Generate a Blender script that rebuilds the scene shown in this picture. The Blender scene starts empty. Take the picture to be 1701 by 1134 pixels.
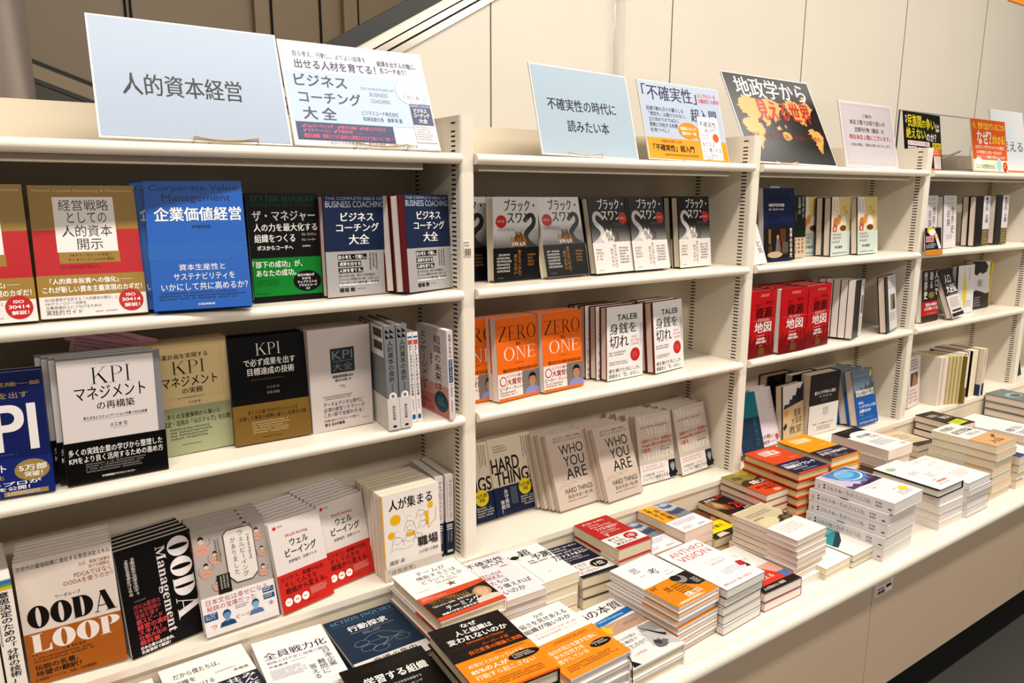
import bpy, math, random
import numpy as np
from mathutils import Matrix, Vector

# ------------------------------------------------------------------ camera, world, lights, exposure
scene = bpy.context.scene
COL = scene.collection
FZ = 0.30                                   # floor level in the survey frame; everything is built at z - FZ
cd = bpy.data.cameras.new('camera')
cam = bpy.data.objects.new('camera', cd)
COL.objects.link(cam)
cd.sensor_width = 36.0
cd.lens = 1234.65 / 1701 * 36.0
cd.clip_start = 0.02
CR = ((0.82284, -0.56827, 0.001822), (-0.109809, -0.162144, -0.980638), (0.557562, 0.806709, -0.19582))
cam.matrix_world = Matrix(((CR[0][0], -CR[1][0], -CR[2][0], -0.807), (CR[0][1], -CR[1][1], -CR[2][1], -1.3008),
                           (CR[0][2], -CR[1][2], -CR[2][2], 1.70 - FZ), (0, 0, 0, 1)))
scene.camera = cam

world = bpy.data.worlds.new('world')
scene.world = world
world.use_nodes = True
wb = world.node_tree.nodes['Background']
wb.inputs[0].default_value = (1.0, 0.93, 0.84, 1)
wb.inputs[1].default_value = 0.10

def area(name, loc, rot, sx, sy, power, col):
    ld = bpy.data.lights.new(name, 'AREA')
    ld.shape = 'RECTANGLE'; ld.size = sx; ld.size_y = sy; ld.energy = power; ld.color = col
    o = bpy.data.objects.new(name, ld); COL.objects.link(o)
    o.location = loc; o.rotation_euler = rot
    return o
WARM = (1.0, 0.94, 0.862)
area('light_row', (1.2, -1.3, 3.95), (0.0, 0, 0), 7.0, 0.25, 150, WARM)       # lamp row over the counter
area('light_row', (1.2, -3.7, 3.2), (math.radians(38), 0, 0), 8.0, 0.3, 74, WARM)   # lamp row over the next aisle
area('light_row', (1.5, 2.6, 3.95), (0, 0, 0), 6.0, 0.25, 18, WARM)            # unseen fill light behind the escalator, added to brighten the far wall

scene.view_settings.view_transform = 'Standard'
scene.view_settings.look = 'None'
scene.view_settings.gamma = 1.0
scene.view_settings.use_curve_mapping = False
scene.view_settings.exposure = 0.78

# ------------------------------------------------------------------ materials
def lin(hexs):
    hexs = hexs.lstrip('#')
    if len(hexs) == 3: hexs = ''.join(c * 2 for c in hexs)
    out = []
    for i in (0, 2, 4):
        v = int(hexs[i:i + 2], 16) / 255
        out.append(v / 12.92 if v <= 0.04045 else ((v + 0.055) / 1.055) ** 2.4)
    return (*out, 1)
def paper(hexs):
    """printed colours: inks on coated paper are deeper than the swatch value, hue kept"""
    c = lin(hexs)[:3]
    k = (0.55 * max(c) + 0.45 * (0.2126 * c[0] + 0.7152 * c[1] + 0.0722 * c[2])) ** 0.30
    return tuple(v * k for v in c) + (1,)
_M = {}
def ink(hexs, rough=0.36, metal=0.0, spec=0.22):
    k = (hexs, rough, metal, spec)
    if k not in _M:
        m = bpy.data.materials.new('print_' + hexs.strip('#')); m.use_nodes = True
        b = m.node_tree.nodes['Principled BSDF']
        b.inputs['Base Color'].default_value = paper(hexs); b.inputs['Roughness'].default_value = rough
        b.inputs['Metallic'].default_value = metal; b.inputs['Specular IOR Level'].default_value = spec
        _M[k] = m
    return _M[k]
def painted(name, hexs, rough=0.35, bump=0.02, scale=260, var=0.04):
    m = bpy.data.materials.new(name); m.use_nodes = True
    nt = m.node_tree; b = nt.nodes['Principled BSDF']
    tc = nt.nodes.new('ShaderNodeTexCoord')
    n1 = nt.nodes.new('ShaderNodeTexNoise'); n1.inputs['Scale'].default_value = 3.0; n1.inputs['Detail'].default_value = 4
    nt.links.new(tc.outputs['Object'], n1.inputs['Vector'])
    mix = nt.nodes.new('ShaderNodeMixRGB')
    c = lin(hexs)
    mix.inputs[1].default_value = tuple(v * (1 - var) for v in c[:3]) + (1,)
    mix.inputs[2].default_value = tuple(min(1, v * (1 + var)) for v in c[:3]) + (1,)
    nt.links.new(n1.outputs['Fac'], mix.inputs[0]); nt.links.new(mix.outputs[0], b.inputs['Base Color'])
    n2 = nt.nodes.new('ShaderNodeTexNoise'); n2.inputs['Scale'].default_value = scale
    nt.links.new(tc.outputs['Object'], n2.inputs['Vector'])
    bp = nt.nodes.new('ShaderNodeBump'); bp.inputs['Strength'].default_value = bump; bp.inputs['Distance'].default_value = 0.002
    nt.links.new(n2.outputs['Fac'], bp.inputs['Height']); nt.links.new(bp.outputs[0], b.inputs['Normal'])
    b.inputs['Roughness'].default_value = rough
    return m
def pages_mat(name, hexs):
    m = bpy.data.materials.new(name); m.use_nodes = True
    nt = m.node_tree; b = nt.nodes['Principled BSDF']
    tc = nt.nodes.new('ShaderNodeTexCoord'); mp = nt.nodes.new('ShaderNodeMapping')
    mp.inputs['Scale'].default_value = (1.5, 2600, 1.5)
    n = nt.nodes.new('ShaderNodeTexNoise'); n.inputs['Scale'].default_value = 1.0; n.inputs['Detail'].default_value = 1
    nt.links.new(tc.outputs['Object'], mp.inputs[0]); nt.links.new(mp.outputs[0], n.inputs['Vector'])
    mix = nt.nodes.new('ShaderNodeMixRGB'); c = lin(hexs)
    mix.inputs[1].default_value = tuple(v * 0.80 for v in c[:3]) + (1,); mix.inputs[2].default_value = c
    nt.links.new(n.outputs['Fac'], mix.inputs[0]); nt.links.new(mix.outputs[0], b.inputs['Base Color'])
    b.inputs['Roughness'].default_value = 0.85
    return m
PAGE = {'c': pages_mat('cream_pages', '#ecdcbc'), 'w': pages_mat('white_pages', '#eae2d8'), 'p': pages_mat('pinkish_pages', '#e6d2c0'),
        'y': pages_mat('yellowed_pages', '#d8c48a')}
STEEL = painted('cream_enamel_steel', '#e6dccb', 0.3)
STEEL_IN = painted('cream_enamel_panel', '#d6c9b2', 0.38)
PANEL = painted('dimmed_enamel_panel', '#c2aa90', 0.3)  # counter front: same cream enamel, its dimmer light put into the colour
DARK = ink('#17130e', 0.6)
ENAMEL = painted('cream_glossy_wall', '#e2d9c9', 0.42, 0.01)
BROWNW = painted('tan_wall', '#9a8464', 0.4, 0.01)
BLACKR = painted('black_rubber', '#16140f', 0.35, 0.01)
CHROME = ink('#b9b1a6', 0.22, 0.9)
WIRE = ink('#c9a868', 0.4, 0.0, 0.5)
FLOORM = painted('dark_vinyl', '#292723', 0.55, 0.08, 120, 0.25)
def clear_mat():
    m = bpy.data.materials.new('clear_acrylic'); m.use_nodes = True
    b = m.node_tree.nodes['Principled BSDF']
    b.inputs['Base Color'].default_value = (0.96, 0.97, 0.97, 1); b.inputs['Transmission Weight'].default_value = 1.0
    b.inputs['Roughness'].default_value = 0.02; b.inputs['IOR'].default_value = 1.1
    return m
CLEAR = clear_mat()

# ------------------------------------------------------------------ lettering
_serif = {}
for i in range(26):
    _serif[chr(65 + i)] = chr(0x1D400 + i); _serif[chr(97 + i)] = chr(0x1D41A + i)
_fc = bpy.data.curves.new('lettering_source', 'FONT'); _fc.resolution_u = 2
_fo = bpy.data.objects.new('lettering_source', _fc); COL.objects.link(_fo)
_TX = {}
def _raw(text, off):
    k = (text, off)
    if k not in _TX:
        _fc.body = text; _fc.offset = off; _fc.resolution_u = 6 if text.isascii() else 2
        bpy.context.view_layer.update()
        me = bpy.data.meshes.new_from_object(_fo.evaluated_get(bpy.context.evaluated_depsgraph_get()))
        vs = np.array([v.co[:2] for v in me.vertices]).reshape(-1, 2)
        fs = [tuple(p.vertices) for p in me.polygons]
        bpy.data.meshes.remove(me)
        _TX[k] = (vs, fs)
    return _TX[k]
def fat(text):
    """fat-face capitals: very heavy stems, hairline joins (cap height 1)"""
    V, Fs, x = [], [], 0.0
    def poly(p):
        n = len(V); V.extend([(a + x, b) for a, b in p]); Fs.append(tuple(range(n, n + len(p))))
    def bar(a, b, c, d): poly([(a, b), (c, b), (c, d), (a, d)])
    def blob(cx, cy, rx, ry, ix, iy, a0, a1, n=36):
        base = len(V)
        for i in range(n + 1):
            a = a0 + (a1 - a0) * i / n
            V.append((x + cx + rx * math.cos(a), cy + ry * math.sin(a))); V.append((x + cx + ix * math.cos(a), cy + iy * math.sin(a)))
        for i in range(n): Fs.append((base + 2 * i, base + 2 * i + 1, base + 2 * i + 3, base + 2 * i + 2))
    for ch in text:
        if ch == 'O': blob(.52, .5, .50, .52, .12, .46, 0, 2 * math.pi); adv = 1.04
        elif ch == 'D':
            bar(.06, 0, .40, 1); bar(0, 0, .46, .03); bar(0, .97, .46, 1); blob(.46, .5, .52, .5, .10, .45, -math.pi / 2, math.pi / 2); bar(.40, 0, .47, .05); bar(.40, .95, .47, 1); adv = 1.0
        elif ch == 'A':
            poly([(.34, 1), (.62, 1), (1.0, 0), (.66, 0)]); poly([(.40, 1), (.43, .93), (.12, 0), (.085, 0)]); bar(.20, .27, .74, .31); bar(0, 0, .24, .03); bar(.56, 0, 1.08, .03); adv = 1.08
        elif ch == 'L':
            bar(.08, 0, .40, 1); bar(0, .97, .50, 1); bar(0, 0, .84, .03); poly([(.40, .03), (.84, .03), (.84, .36), (.80, .36), (.72, .10)]); adv = .86
        elif ch == 'P':
            bar(.08, 0, .40, 1); bar(0, .97, .46, 1); bar(0, 0, .50, .03); blob(.44, .74, .48, .26, .12, .22, -math.pi / 2, math.pi / 2); adv = .92
        else: adv = .4
        x += adv + 0.015
    return np.array(V), Fs
def roman(text):
    """light roman capitals with hairline serifs, drawn as outlines (cap height 1)"""
    V, Fs, x = [], [], 0.0
    def poly(p):
        n = len(V); V.extend([(a + x, b) for a, b in p]); Fs.append(tuple(range(n, n + len(p))))
    def bar(a, b): poly([(a[0], a[1]), (b[0], a[1]), (b[0], b[1]), (a[0], b[1])])
    def ring(cx, cy, rx, ry, wx, wy, a0, a1, n=28):
        base = len(V)
        for i in range(n + 1):
            a = a0 + (a1 - a0) * i / n
            V.append((x + cx + rx * math.cos(a), cy + ry * math.sin(a))); V.append((x + cx + (rx - wx) * math.cos(a), cy + (ry - wy) * math.sin(a)))
        for i in range(n): Fs.append((base + 2 * i, base + 2 * i + 1, base + 2 * i + 3, base + 2 * i + 2))
    def stem(a, w=0.085, lo=0, hi=1):
        bar((a, lo), (a + w, hi))
        if lo == 0: bar((a - 0.09, 0), (a + w + 0.09, 0.022))
        if hi == 1: bar((a - 0.09, 0.978), (a + w + 0.09, 1))
    for ch in text:
        if ch == 'K':
            stem(.1); poly([(.18, .42), (.66, .98), (.70, .98), (.20, .40)]); poly([(.32, .58), (.68, .02), (.80, .02), (.40, .66)]); bar((.55, .978), (.80, 1)); bar((.58, 0), (.90, .022)); adv = .90
        elif ch == 'P':
            stem(.1); ring(.30, .74, .34, .26, .085, .025, -math.pi / 2, math.pi / 2); bar((.18, .975), (.31, 1)); bar((.18, .48), (.31, .505)); adv = .70
        elif ch == 'R':
            stem(.1); ring(.30, .74, .32, .26, .085, .025, -math.pi / 2, math.pi / 2); bar((.18, .975), (.31, 1)); bar((.18, .48), (.31, .505)); poly([(.32, .49), (.42, .49), (.76, .02), (.64, .02)]); bar((.60, 0), (.84, .022)); adv = .82
        elif ch == 'I': stem(.1); adv = .30
        elif ch == 'Z':
            bar((.05, .975), (.74, 1)); bar((.05, 0), (.78, .025)); poly([(.05, .025), (.62, .975), (.74, .975), (.17, .025)]); bar((.05, .82), (.075, .98)); bar((.755, .02), (.78, .19)); adv = .84
        elif ch == 'E':
            stem(.1); bar((.18, .975), (.62, 1)); bar((.18, 0), (.66, .025)); bar((.18, .50), (.52, .525)); bar((.595, .84), (.62, .98)); bar((.635, .02), (.66, .18)); bar((.50, .43), (.52, .60)); adv = .72
        elif ch == 'O': ring(.44, .5, .40, .52, .095, .028, 0, 2 * math.pi, 44); adv = .88
        elif ch == 'N':
            bar((.12, 0), (.145, 1)); bar((.70, .0), (.725, 1)); poly([(.12, 1), (.22, 1), (.725, 0), (.69, 0)]); bar((.02, .978), (.20, 1)); bar((.04, 0), (.24, .022)); bar((.60, .978), (.82, 1)); adv = .84
        else: adv = .3
        x += adv + 0.06
    return np.array(V), Fs
def glyphs(text, style=''):
    """flat lettering in a unit box 0..1 x 0..1"""
    k = ('U', text, style)
    if k in _TX: return _TX[k]
    off = 0.0
    if 's' in style and 'l' not in style: text = ''.join(_serif.get(c, c) for c in text)
    if 'v' in style:
        V, Fs, n = [], [], 0
        for i, ch in enumerate(text):
            if ch in ' \u3000': continue
            vs, fs = _raw(ch, off)
            vs = vs.copy()
            if ch in 'ー―─〜':
                vs = np.stack([vs[:, 1] + 0.12, -vs[:, 0] + 0.88], 1)
            if ch.isascii(): vs[:, 0] += 0.2
            vs[:, 1] -= i
            V.append(vs); Fs += [tuple(q + n for q in f) for f in fs]; n += len(vs)
        vs, fs = np.concatenate(V), Fs
    elif 'F' in style: vs, fs = fat(text)
    elif 's' in style and 'l' in style:
        vs, fs = roman(text)
    else:
        vs, fs = _raw(text, off)
    sh = []; lay = np.zeros(len(vs))
    if 'b' in style: sh = [(-.017, -.012), (.017, -.012), (-.017, .012), (.017, .012)]
    elif 'm' in style: sh = [(-.012, 0), (.012, 0)]     # heavier uprights than cross strokes, as in a Ming typeface
    if 'b' in style and 'm' in style: sh = [(-.024, -.006), (.024, -.006), (0, .008)]
    if sh:
        n = len(vs); f0 = list(fs); v0 = vs
        vs = np.concatenate([v0 + np.array(d) for d in sh]); lay = np.repeat(np.arange(len(sh)), n); fs = [tuple(q + n * j for q in f) for j in range(len(sh)) for f in f0]
    if 'd' in style: vs = np.stack([vs[:, 1], -vs[:, 0]], 1)
    lo, hi = vs.min(0), vs.max(0)
    vs = (vs - lo) / np.maximum(hi - lo, 1e-6)
    _TX[k] = (np.column_stack([vs, lay * 8e-6]), fs)
    return _TX[k]

# ------------------------------------------------------------------ mesh builder
class MB:
    def __init__(s): s.v = []; s.f = []; s.mi = []; s.mats = []
    def slot(s, m):
        if m not in s.mats: s.mats.append(m)
        return s.mats.index(m)
    def add(s, vs, fs, m):
        n = len(s.v); i = s.slot(m)
        s.v.extend([tuple(map(float, p)) for p in vs]); s.f.extend([tuple(q + n for q in f) for f in fs]); s.mi.extend([i] * len(fs))
    def box(s, a, b, m):
        (x0, y0, z0), (x1, y1, z1) = a, b
        vs = [(x0, y0, z0), (x1, y0, z0), (x1, y1, z0), (x0, y1, z0), (x0, y0, z1), (x1, y0, z1), (x1, y1, z1), (x0, y1, z1)]
        s.add(vs, [(0, 3, 2, 1), (4, 5, 6, 7), (0, 1, 5, 4), (1, 2, 6, 5), (2, 3, 7, 6), (3, 0, 4, 7)], m)
    def prism(s, pts, axis, a, b, m):
        """pts: 2-D outline, extruded along axis x ('x': pts are y,z), y ('y': x,z) or z ('z': x,y)"""
        n = len(pts)
        P = {'x': lambda p, t: (t, p[0], p[1]), 'y': lambda p, t: (p[0], t, p[1]), 'z': lambda p, t: (p[0], p[1], t)}[axis]
        vs = [P(p, a) for p in pts] + [P(p, b) for p in pts]
        fs = [tuple(range(n)), tuple(range(2 * n - 1, n - 1, -1))]
        fs += [(i, i + n, (i + 1) % n + n, (i + 1) % n) for i in range(n)]
        s.add(vs, fs, m)
    def tube(s, pts, r, m, k=8):
        vs, fs = [], []
        pts = [Vector(p) for p in pts]
        for i, p in enumerate(pts):
            d = (pts[min(i + 1, len(pts) - 1)] - pts[max(i - 1, 0)]).normalized()
            u = d.cross(Vector((0.3, 0.2, 0.9)) if abs(d.z) < 0.9 else Vector((1, 0, 0))).normalized(); w = d.cross(u)
            for j in range(k):
                a = 2 * math.pi * j / k
                vs.append(p + (u * math.cos(a) + w * math.sin(a)) * r)
        for i in range(len(pts) - 1):
            for j in range(k): fs.append((i * k + j, i * k + (j + 1) % k, (i + 1) * k + (j + 1) % k, (i + 1) * k + j))
        fs += [tuple(range(k))[::-1], tuple(range((len(pts) - 1) * k, len(pts) * k))]
        s.add(vs, fs, m)
    def build(s, name, parent=None, smooth=False):
        me = bpy.data.meshes.new(name); me.from_pydata(s.v, [], s.f)
        for m in s.mats: me.materials.append(m)
        me.polygons.foreach_set('material_index', s.mi)
        me.update()
        bmfix(me)
        if smooth: me.polygons.foreach_set('use_smooth', [True] * len(me.polygons))
        o = bpy.data.objects.new(name, me); COL.objects.link(o)
        if parent is not None: o.parent = parent
        return o
def bmfix(me): me.validate()

def tag(o, label=None, cat=None, group=None, kind=None):
    if label: o['label'] = label
    if cat: o['category'] = cat
    if group: o['group'] = group
    if kind: o['kind'] = kind
    return o
def empty(name):
    o = bpy.data.objects.new(name, None); COL.objects.link(o); o.empty_display_size = 0.03
    return o
def copy_tree(root):
    r = root.copy(); COL.objects.link(r)
    for ch in root.children:
        c = ch.copy(); COL.objects.link(c); c.parent = r
        for g in ch.children:
            d = g.copy(); COL.objects.link(d); d.parent = c
    return r

# ------------------------------------------------------------------ printed art on a face
RNG = random.Random(5)
def art(mb, els, P, W, H, base=0.00025, step=0.00003, inkrough=0.36):
    """P(u, v, e) -> 3-D point of the face, u to the viewer's right, v up, e out; els use percent of the face"""
    for i, e in enumerate(els):
        o = base + step * i; k = e[0]
        X = lambda a: a / 100 * W
        Y = lambda a: a / 100 * H
        if k == 'r':
            _, x0, y0, x1, y1, c = e
            mb.add([P(X(x0), Y(y0), o), P(X(x1), Y(y0), o), P(X(x1), Y(y1), o), P(X(x0), Y(y1), o)], [(0, 1, 2, 3)], ink(c, inkrough))
        elif k == 'e':
            _, cx, cy, rx, ry, c = e
            n = 28
            mb.add([P(X(cx + rx * math.cos(6.28318 * j / n)), Y(cy + ry * math.sin(6.28318 * j / n)), o) for j in range(n)], [tuple(range(n))], ink(c, inkrough))
        elif k == 'p':
            _, pts, c = e
            mb.add([P(X(a), Y(b), o) for a, b in pts], [tuple(range(len(pts)))], ink(c, inkrough))
        elif k == 'l':                        # polyline, width in mm (start, end)
            _, pts, w, c = e
            w0, w1 = (w if isinstance(w, tuple) else (w, w))
            if isinstance(w, tuple) and len(pts) > 3:
                T = [pts[0]] + list(pts) + [pts[-1]]; pts = []
                for j in range(1, len(T) - 2):
                    for f in (0, .25, .5, .75):
                        pts.append(tuple(.5 * (2 * T[j][d] + (T[j + 1][d] - T[j - 1][d]) * f + (2 * T[j - 1][d] - 5 * T[j][d] + 4 * T[j + 1][d] - T[j + 2][d]) * f * f + (3 * T[j][d] - T[j - 1][d] - 3 * T[j + 1][d] + T[j + 2][d]) * f ** 3) for d in (0, 1)))
                pts.append(T[-1])
            Q = [(X(a), Y(b)) for a, b in pts]; n = len(Q); vs = []
            for j, q in enumerate(Q):
                a, b = Q[max(j - 1, 0)], Q[min(j + 1, n - 1)]
                dx, dy = b[0] - a[0], b[1] - a[1]; L = math.hypot(dx, dy) or 1
                hw = (w0 + (w1 - w0) * j / (n - 1)) / 2000
                vs += [P(q[0] - dy / L * hw, q[1] + dx / L * hw, o), P(q[0] + dy / L * hw, q[1] - dx / L * hw, o)]
            mb.add(vs, [(2 * j, 2 * j + 1, 2 * j + 3, 2 * j + 2) for j in range(n - 1)], ink(c, inkrough))
        elif k == 't':
            _, s, x0, y0, x1, y1, c = e[:7]; st = e[7] if len(e) > 7 else ''
            vs, fs = glyphs(s, st); hue = c
            mb.add([P(X(x0 + (x1 - x0) * a), Y(y0 + (y1 - y0) * b), o + q) for a, b, q in vs], fs, ink(hue, inkrough))
        elif k == 'g':                        # rows of print too small to read: broken rows of marks
            _, x0, y0, x1, y1, n, c = e[:7]
            ver = len(e) > 7
            vs, fs = [], []
            def cell(u0, v0, du, dv):
                def q(a, b, c_, d):
                    m = len(vs); vs.extend([P(u0 + du * a, v0 + dv * b, o), P(u0 + du * c_, v0 + dv * b, o), P(u0 + du * c_, v0 + dv * d, o), P(u0 + du * a, v0 + dv * d, o)]); fs.append((m, m + 1, m + 2, m + 3))
                r1, r2 = RNG.uniform(.15, .8), RNG.uniform(.15, .8)
                q(.02, r2, .95, r2 + .17); q(r1, .02, r1 + .17, .98)
                if RNG.random() < .5: q(.05, .02 if r2 > .45 else .8, .9, .19 if r2 > .45 else .97)
                else: q(.05 if r1 > .45 else .78, .1, .22 if r1 > .45 else .95, .9)
            for j in range(n):
                if ver:
                    ch = X(x1 - x0) / n; cw = ch * .62; p = Y(y1); end = Y(y0) + RNG.random() * .15 * Y(y1 - y0)
                    while p - cw > end:
                        cell(X(x0) + ch * j + ch * .15, p - cw * .9, cw, cw * .86); p -= cw
                else:
                    ch = Y(y1 - y0) / n; cw = ch * .66; p = X(x0); end = X(x1) - RNG.random() * .15 * X(x1 - x0); v = Y(y1) - ch * j - cw
                    while p + cw < end:
                        if RNG.random() > .06: cell(p, v, cw * .86, cw)
                        p += cw
            mb.add(vs, fs, ink(c, inkrough))

# ------------------------------------------------------------------ the fixture: bookcases and counter
BAY = 0.9; POST = 0.033; BACK = 0.205
def zz(z): return z - FZ
SH = [1.777, 1.505, 1.239]                  # tops of the adjustable shelves
BASEZ = 0.911; TOPZ = 1.85; TABZ = 0.80
def lip_profile(z, y0, back, th, r, under):
    pts = [(back, z), (y0 + r, z)]
    for j in range(1, 12):
        a = math.pi / 2 + math.pi * j / 12
        pts.append((y0 + r + r * math.cos(a), z - th / 2 + th / 2 * math.sin(a)))
    pts += [(y0 + r, z - th), (y0 + 0.020, z - th), (y0 + 0.020, z - under), (back, z - under)]
    return pts
def upright(parent, x1):
    u = MB()
    r = 0.006; n = 5; PD = 0.0135
    pts = [(x1, PD)]
    for j in range(n + 1):
        a = -math.pi / 2 * j / n
        pts.append((x1 - r + r * math.cos(a), r + r * math.sin(a)))
    for j in range(n + 1):
        a = -math.pi / 2 - math.pi / 2 * j / n
        pts.append((x1 - POST + r + r * math.cos(a), r + r * math.sin(a)))
    pts.append((x1 - POST, PD))
    u.prism(pts, 'z', zz(BASEZ - 0.10), zz(TOPZ), STEEL)
    u.box((x1 - POST, PD, zz(BASEZ - 0.012)), (x1 - POST + 0.003, BACK, zz(TOPZ - 0.0005)), STEEL)
    uo = u.build('upright', parent)
    for side in (0,):
        x = x1 - POST; d = -1
        for y in (0.0265, 0.185):
            sm = MB(); z = TOPZ - 0.012; i = 0
            while z > BASEZ + 0.006:
                xa, xb = sorted((x + d * 0.0003, x - d * 0.0002))
                sm.box((xa, y - 0.0080, zz(z - 0.0032)), (xb, y + 0.0080, zz(z)), DARK)
                if i % 11 == 5: sm.box((xa, y + 0.0125, zz(z - 0.003)), (xb, y + 0.0145, zz(z - 0.001)), DARK)
                z -= 0.0165 if i == 0 else 0.0094; i += 1
            sm.build('slot_strip', uo)
    return uo
bay_word = {-1: 'left end of the run under the pale blue sign', 0: 'below the smaller pale blue sign', 1: 'below the black world map sign',
            2: 'below the black and orange signs', 3: 'at the far right end of the run'}
for b in range(-1, 4):
    x0 = b * BAY - POST + 0.003; x1 = b * BAY + BAY - POST
    t = empty('bookcase'); t.location = (0, 0, 0)
    tag(t, 'cream steel bookcase bay, ' + bay_word[b], 'bookcase', 'cream steel bookcase bays in one run')
    m = MB(); m.box((x0 - 0.002, BACK - 0.002, zz(BASEZ)), (x1 + 0.002, BACK + 0.014, zz(TOPZ)), STEEL_IN); m.build('back_panel', t)
    uo = upright(t, b * BAY + BAY); x0b = b * BAY
    if b == -1:
        upright(t, b * BAY)
        s = MB(); s.box((BAY + x0b - 0.028, -0.0004, zz(1.573)), (BAY + x0b - 0.010, -0.0012, zz(1.604)), ink('#e9dfce'))
        art(s, [('g', 8, 60, 92, 96, 2, '#332a22'), ('r', 12, 6, 18, 52, '#332a22'), ('r', 24, 6, 27, 52, '#332a22'), ('r', 32, 6, 42, 52, '#332a22'), ('r', 48, 6, 51, 52, '#332a22'),
                ('r', 57, 6, 66, 52, '#332a22'), ('r', 72, 6, 76, 52, '#332a22'), ('r', 82, 6, 90, 52, '#332a22')],
            lambda u, v, e: (BAY + x0b - 0.028 + u, -0.0012 - e, zz(1.573) + v), 0.018, 0.031)
        s.build('barcode_sticker', uo)
    for k, z in enumerate(SH):
        m = MB(); m.prism(lip_profile(zz(z), -0.012, 0.0144, 0.021, 0.011, 0.010), 'x', b * BAY + 0.001, x1 - 0.001, STEEL); m.box((x0 + 0.001, 0.0145, zz(z - 0.010)), (x1 - 0.001, BACK - 0.003, zz(z)), STEEL)
        sh = m.build('shelf', t)
        if k == 0:
            m = MB(); m.box((b * BAY + 0.02, 0.016, zz(z - 0.033)), (x1 - 0.075, 0.05, zz(z - 0.021)), STEEL_IN); m.build('light_channel', sh)
    m = MB(); m.box((x0, -0.010, zz(BASEZ - 0.014)), (x1 + 0.002, BACK - 0.003, zz(BASEZ)), STEEL)
    m.box((x0, -0.006, zz(TABZ - 0.02)), (x1 + 0.002, 0.0, zz(BASEZ - 0.014)), STEEL_IN)
    m.build('base_shelf', t)
ct = empty('display_counter')
tag(ct, 'long low cream display counter stacked with books in front of bookcases', 'counter')
m = MB()
pts = [(-0.007, zz(TABZ)), (-0.425, zz(TABZ)), (-0.430, zz(TABZ + 0.002))]
for j in range(1, 12):
    a = math.pi / 2 + math.pi * j / 12
    pts.append((-0.436 + 0.017 * math.cos(a), zz(TABZ - 0.0155) + 0.0175 * math.sin(a)))
pts += [(-0.436, zz(TABZ - 0.033)), (-0.42, zz(TABZ - 0.033)), (-0.42, zz(TABZ - 0.018)), (-0.007, zz(TABZ - 0.018))]
m.prism(pts, 'x', -1.8, 5.4, STEEL); m.build('worktop', ct)
for b in range(-2, 6):
    m = MB(); xa = b * BAY - 0.03
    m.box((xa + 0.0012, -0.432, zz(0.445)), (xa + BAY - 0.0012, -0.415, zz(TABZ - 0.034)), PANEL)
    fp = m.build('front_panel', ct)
    if b == 1:
        xs = 0.885
        s = MB(); s.box((xs, -0.4326, zz(0.722)), (xs + 0.076, -0.432, zz(0.757)), ink('#eadfd6'))
        art(s, [('g', 8, 66, 92, 92, 2, '#5a4038'), ('r', 8, 44, 50, 56, '#8a4a50'), ('r', 60, 36, 92, 60, '#3a302c')] + [('r', 8 + 6 * j, 8, 11 + 6 * j + (j % 3), 36, '#3a302c') for j in range(8)],
            lambda u, v, e: (xs + u, -0.4326 - e, zz(0.722) + v), 0.076, 0.035)
        s.build('barcode_sticker', fp)
m = MB(); m.box((-1.8, -0.40, 0.0), (5.4, -0.38, zz(0.445)), DARK); m.box((-1.8, -0.40, zz(0.43)), (5.4, -0.01, zz(0.445)), DARK); m.build('kick_plate', ct)

# ------------------------------------------------------------------ the setting
m = MB(); m.box((-6, -6, -0.05), (9, 6, 0.0), FLOORM); tag(m.build('floor'), kind='structure')
m = MB(); m.box((-6, -6, 4.2), (9, 6, 4.26), painted('ceiling_paint', '#cfc6b6', 0.7)); tag(m.build('ceiling'), kind='structure')
WY = 1.03
ex = lambda z: 0.367 + (z - 2.155) / math.tan(math.radians(30))     # foot of the escalator's slope on the wall
m = MB()
m.prism([(-1.6, 0), (8.9, 0), (8.9, 4.2), (ex(4.2 + FZ), 4.2), (-1.6, zz(2.155 - (0.367 + 1.6) * math.tan(math.radians(30))))], 'y', WY, WY + 0.06, ENAMEL)
for k in range(-1, 9):
    xs = 1.61 + 0.9 * k
    ztop = min(4.2, zz(2.155 + (xs - 0.367) * math.tan(math.radians(30))))
    m.box((xs - 0.003, WY - 0.0006, 0.0), (xs + 0.003, WY + 0.001, ztop), ink('#8a7c68', 0.6))
tag(m.build('wall_back'), kind='structure')
m = MB(); m.box((-6, 4.0, 0), (9, 4.1, 4.2), BROWNW); tag(m.build('wall_far'), kind='structure')
for n_, (xs, w, mt) in enumerate(((-0.01, 0.012, DARK), (0.02, 0.012, DARK), (0.76, 0.09, BROWNW), (0.88, 0.012, DARK), (1.22, 0.012, DARK), (1.38, 0.10, BROWNW), (1.5, 0.012, DARK))):
    m = MB(); m.box((xs, 3.94 if w > 0.05 else 3.985, 0), (xs + w, 4.02, 4.2), mt); tag(m.build('trim_%d' % (n_ + 1)), kind='structure')
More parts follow.
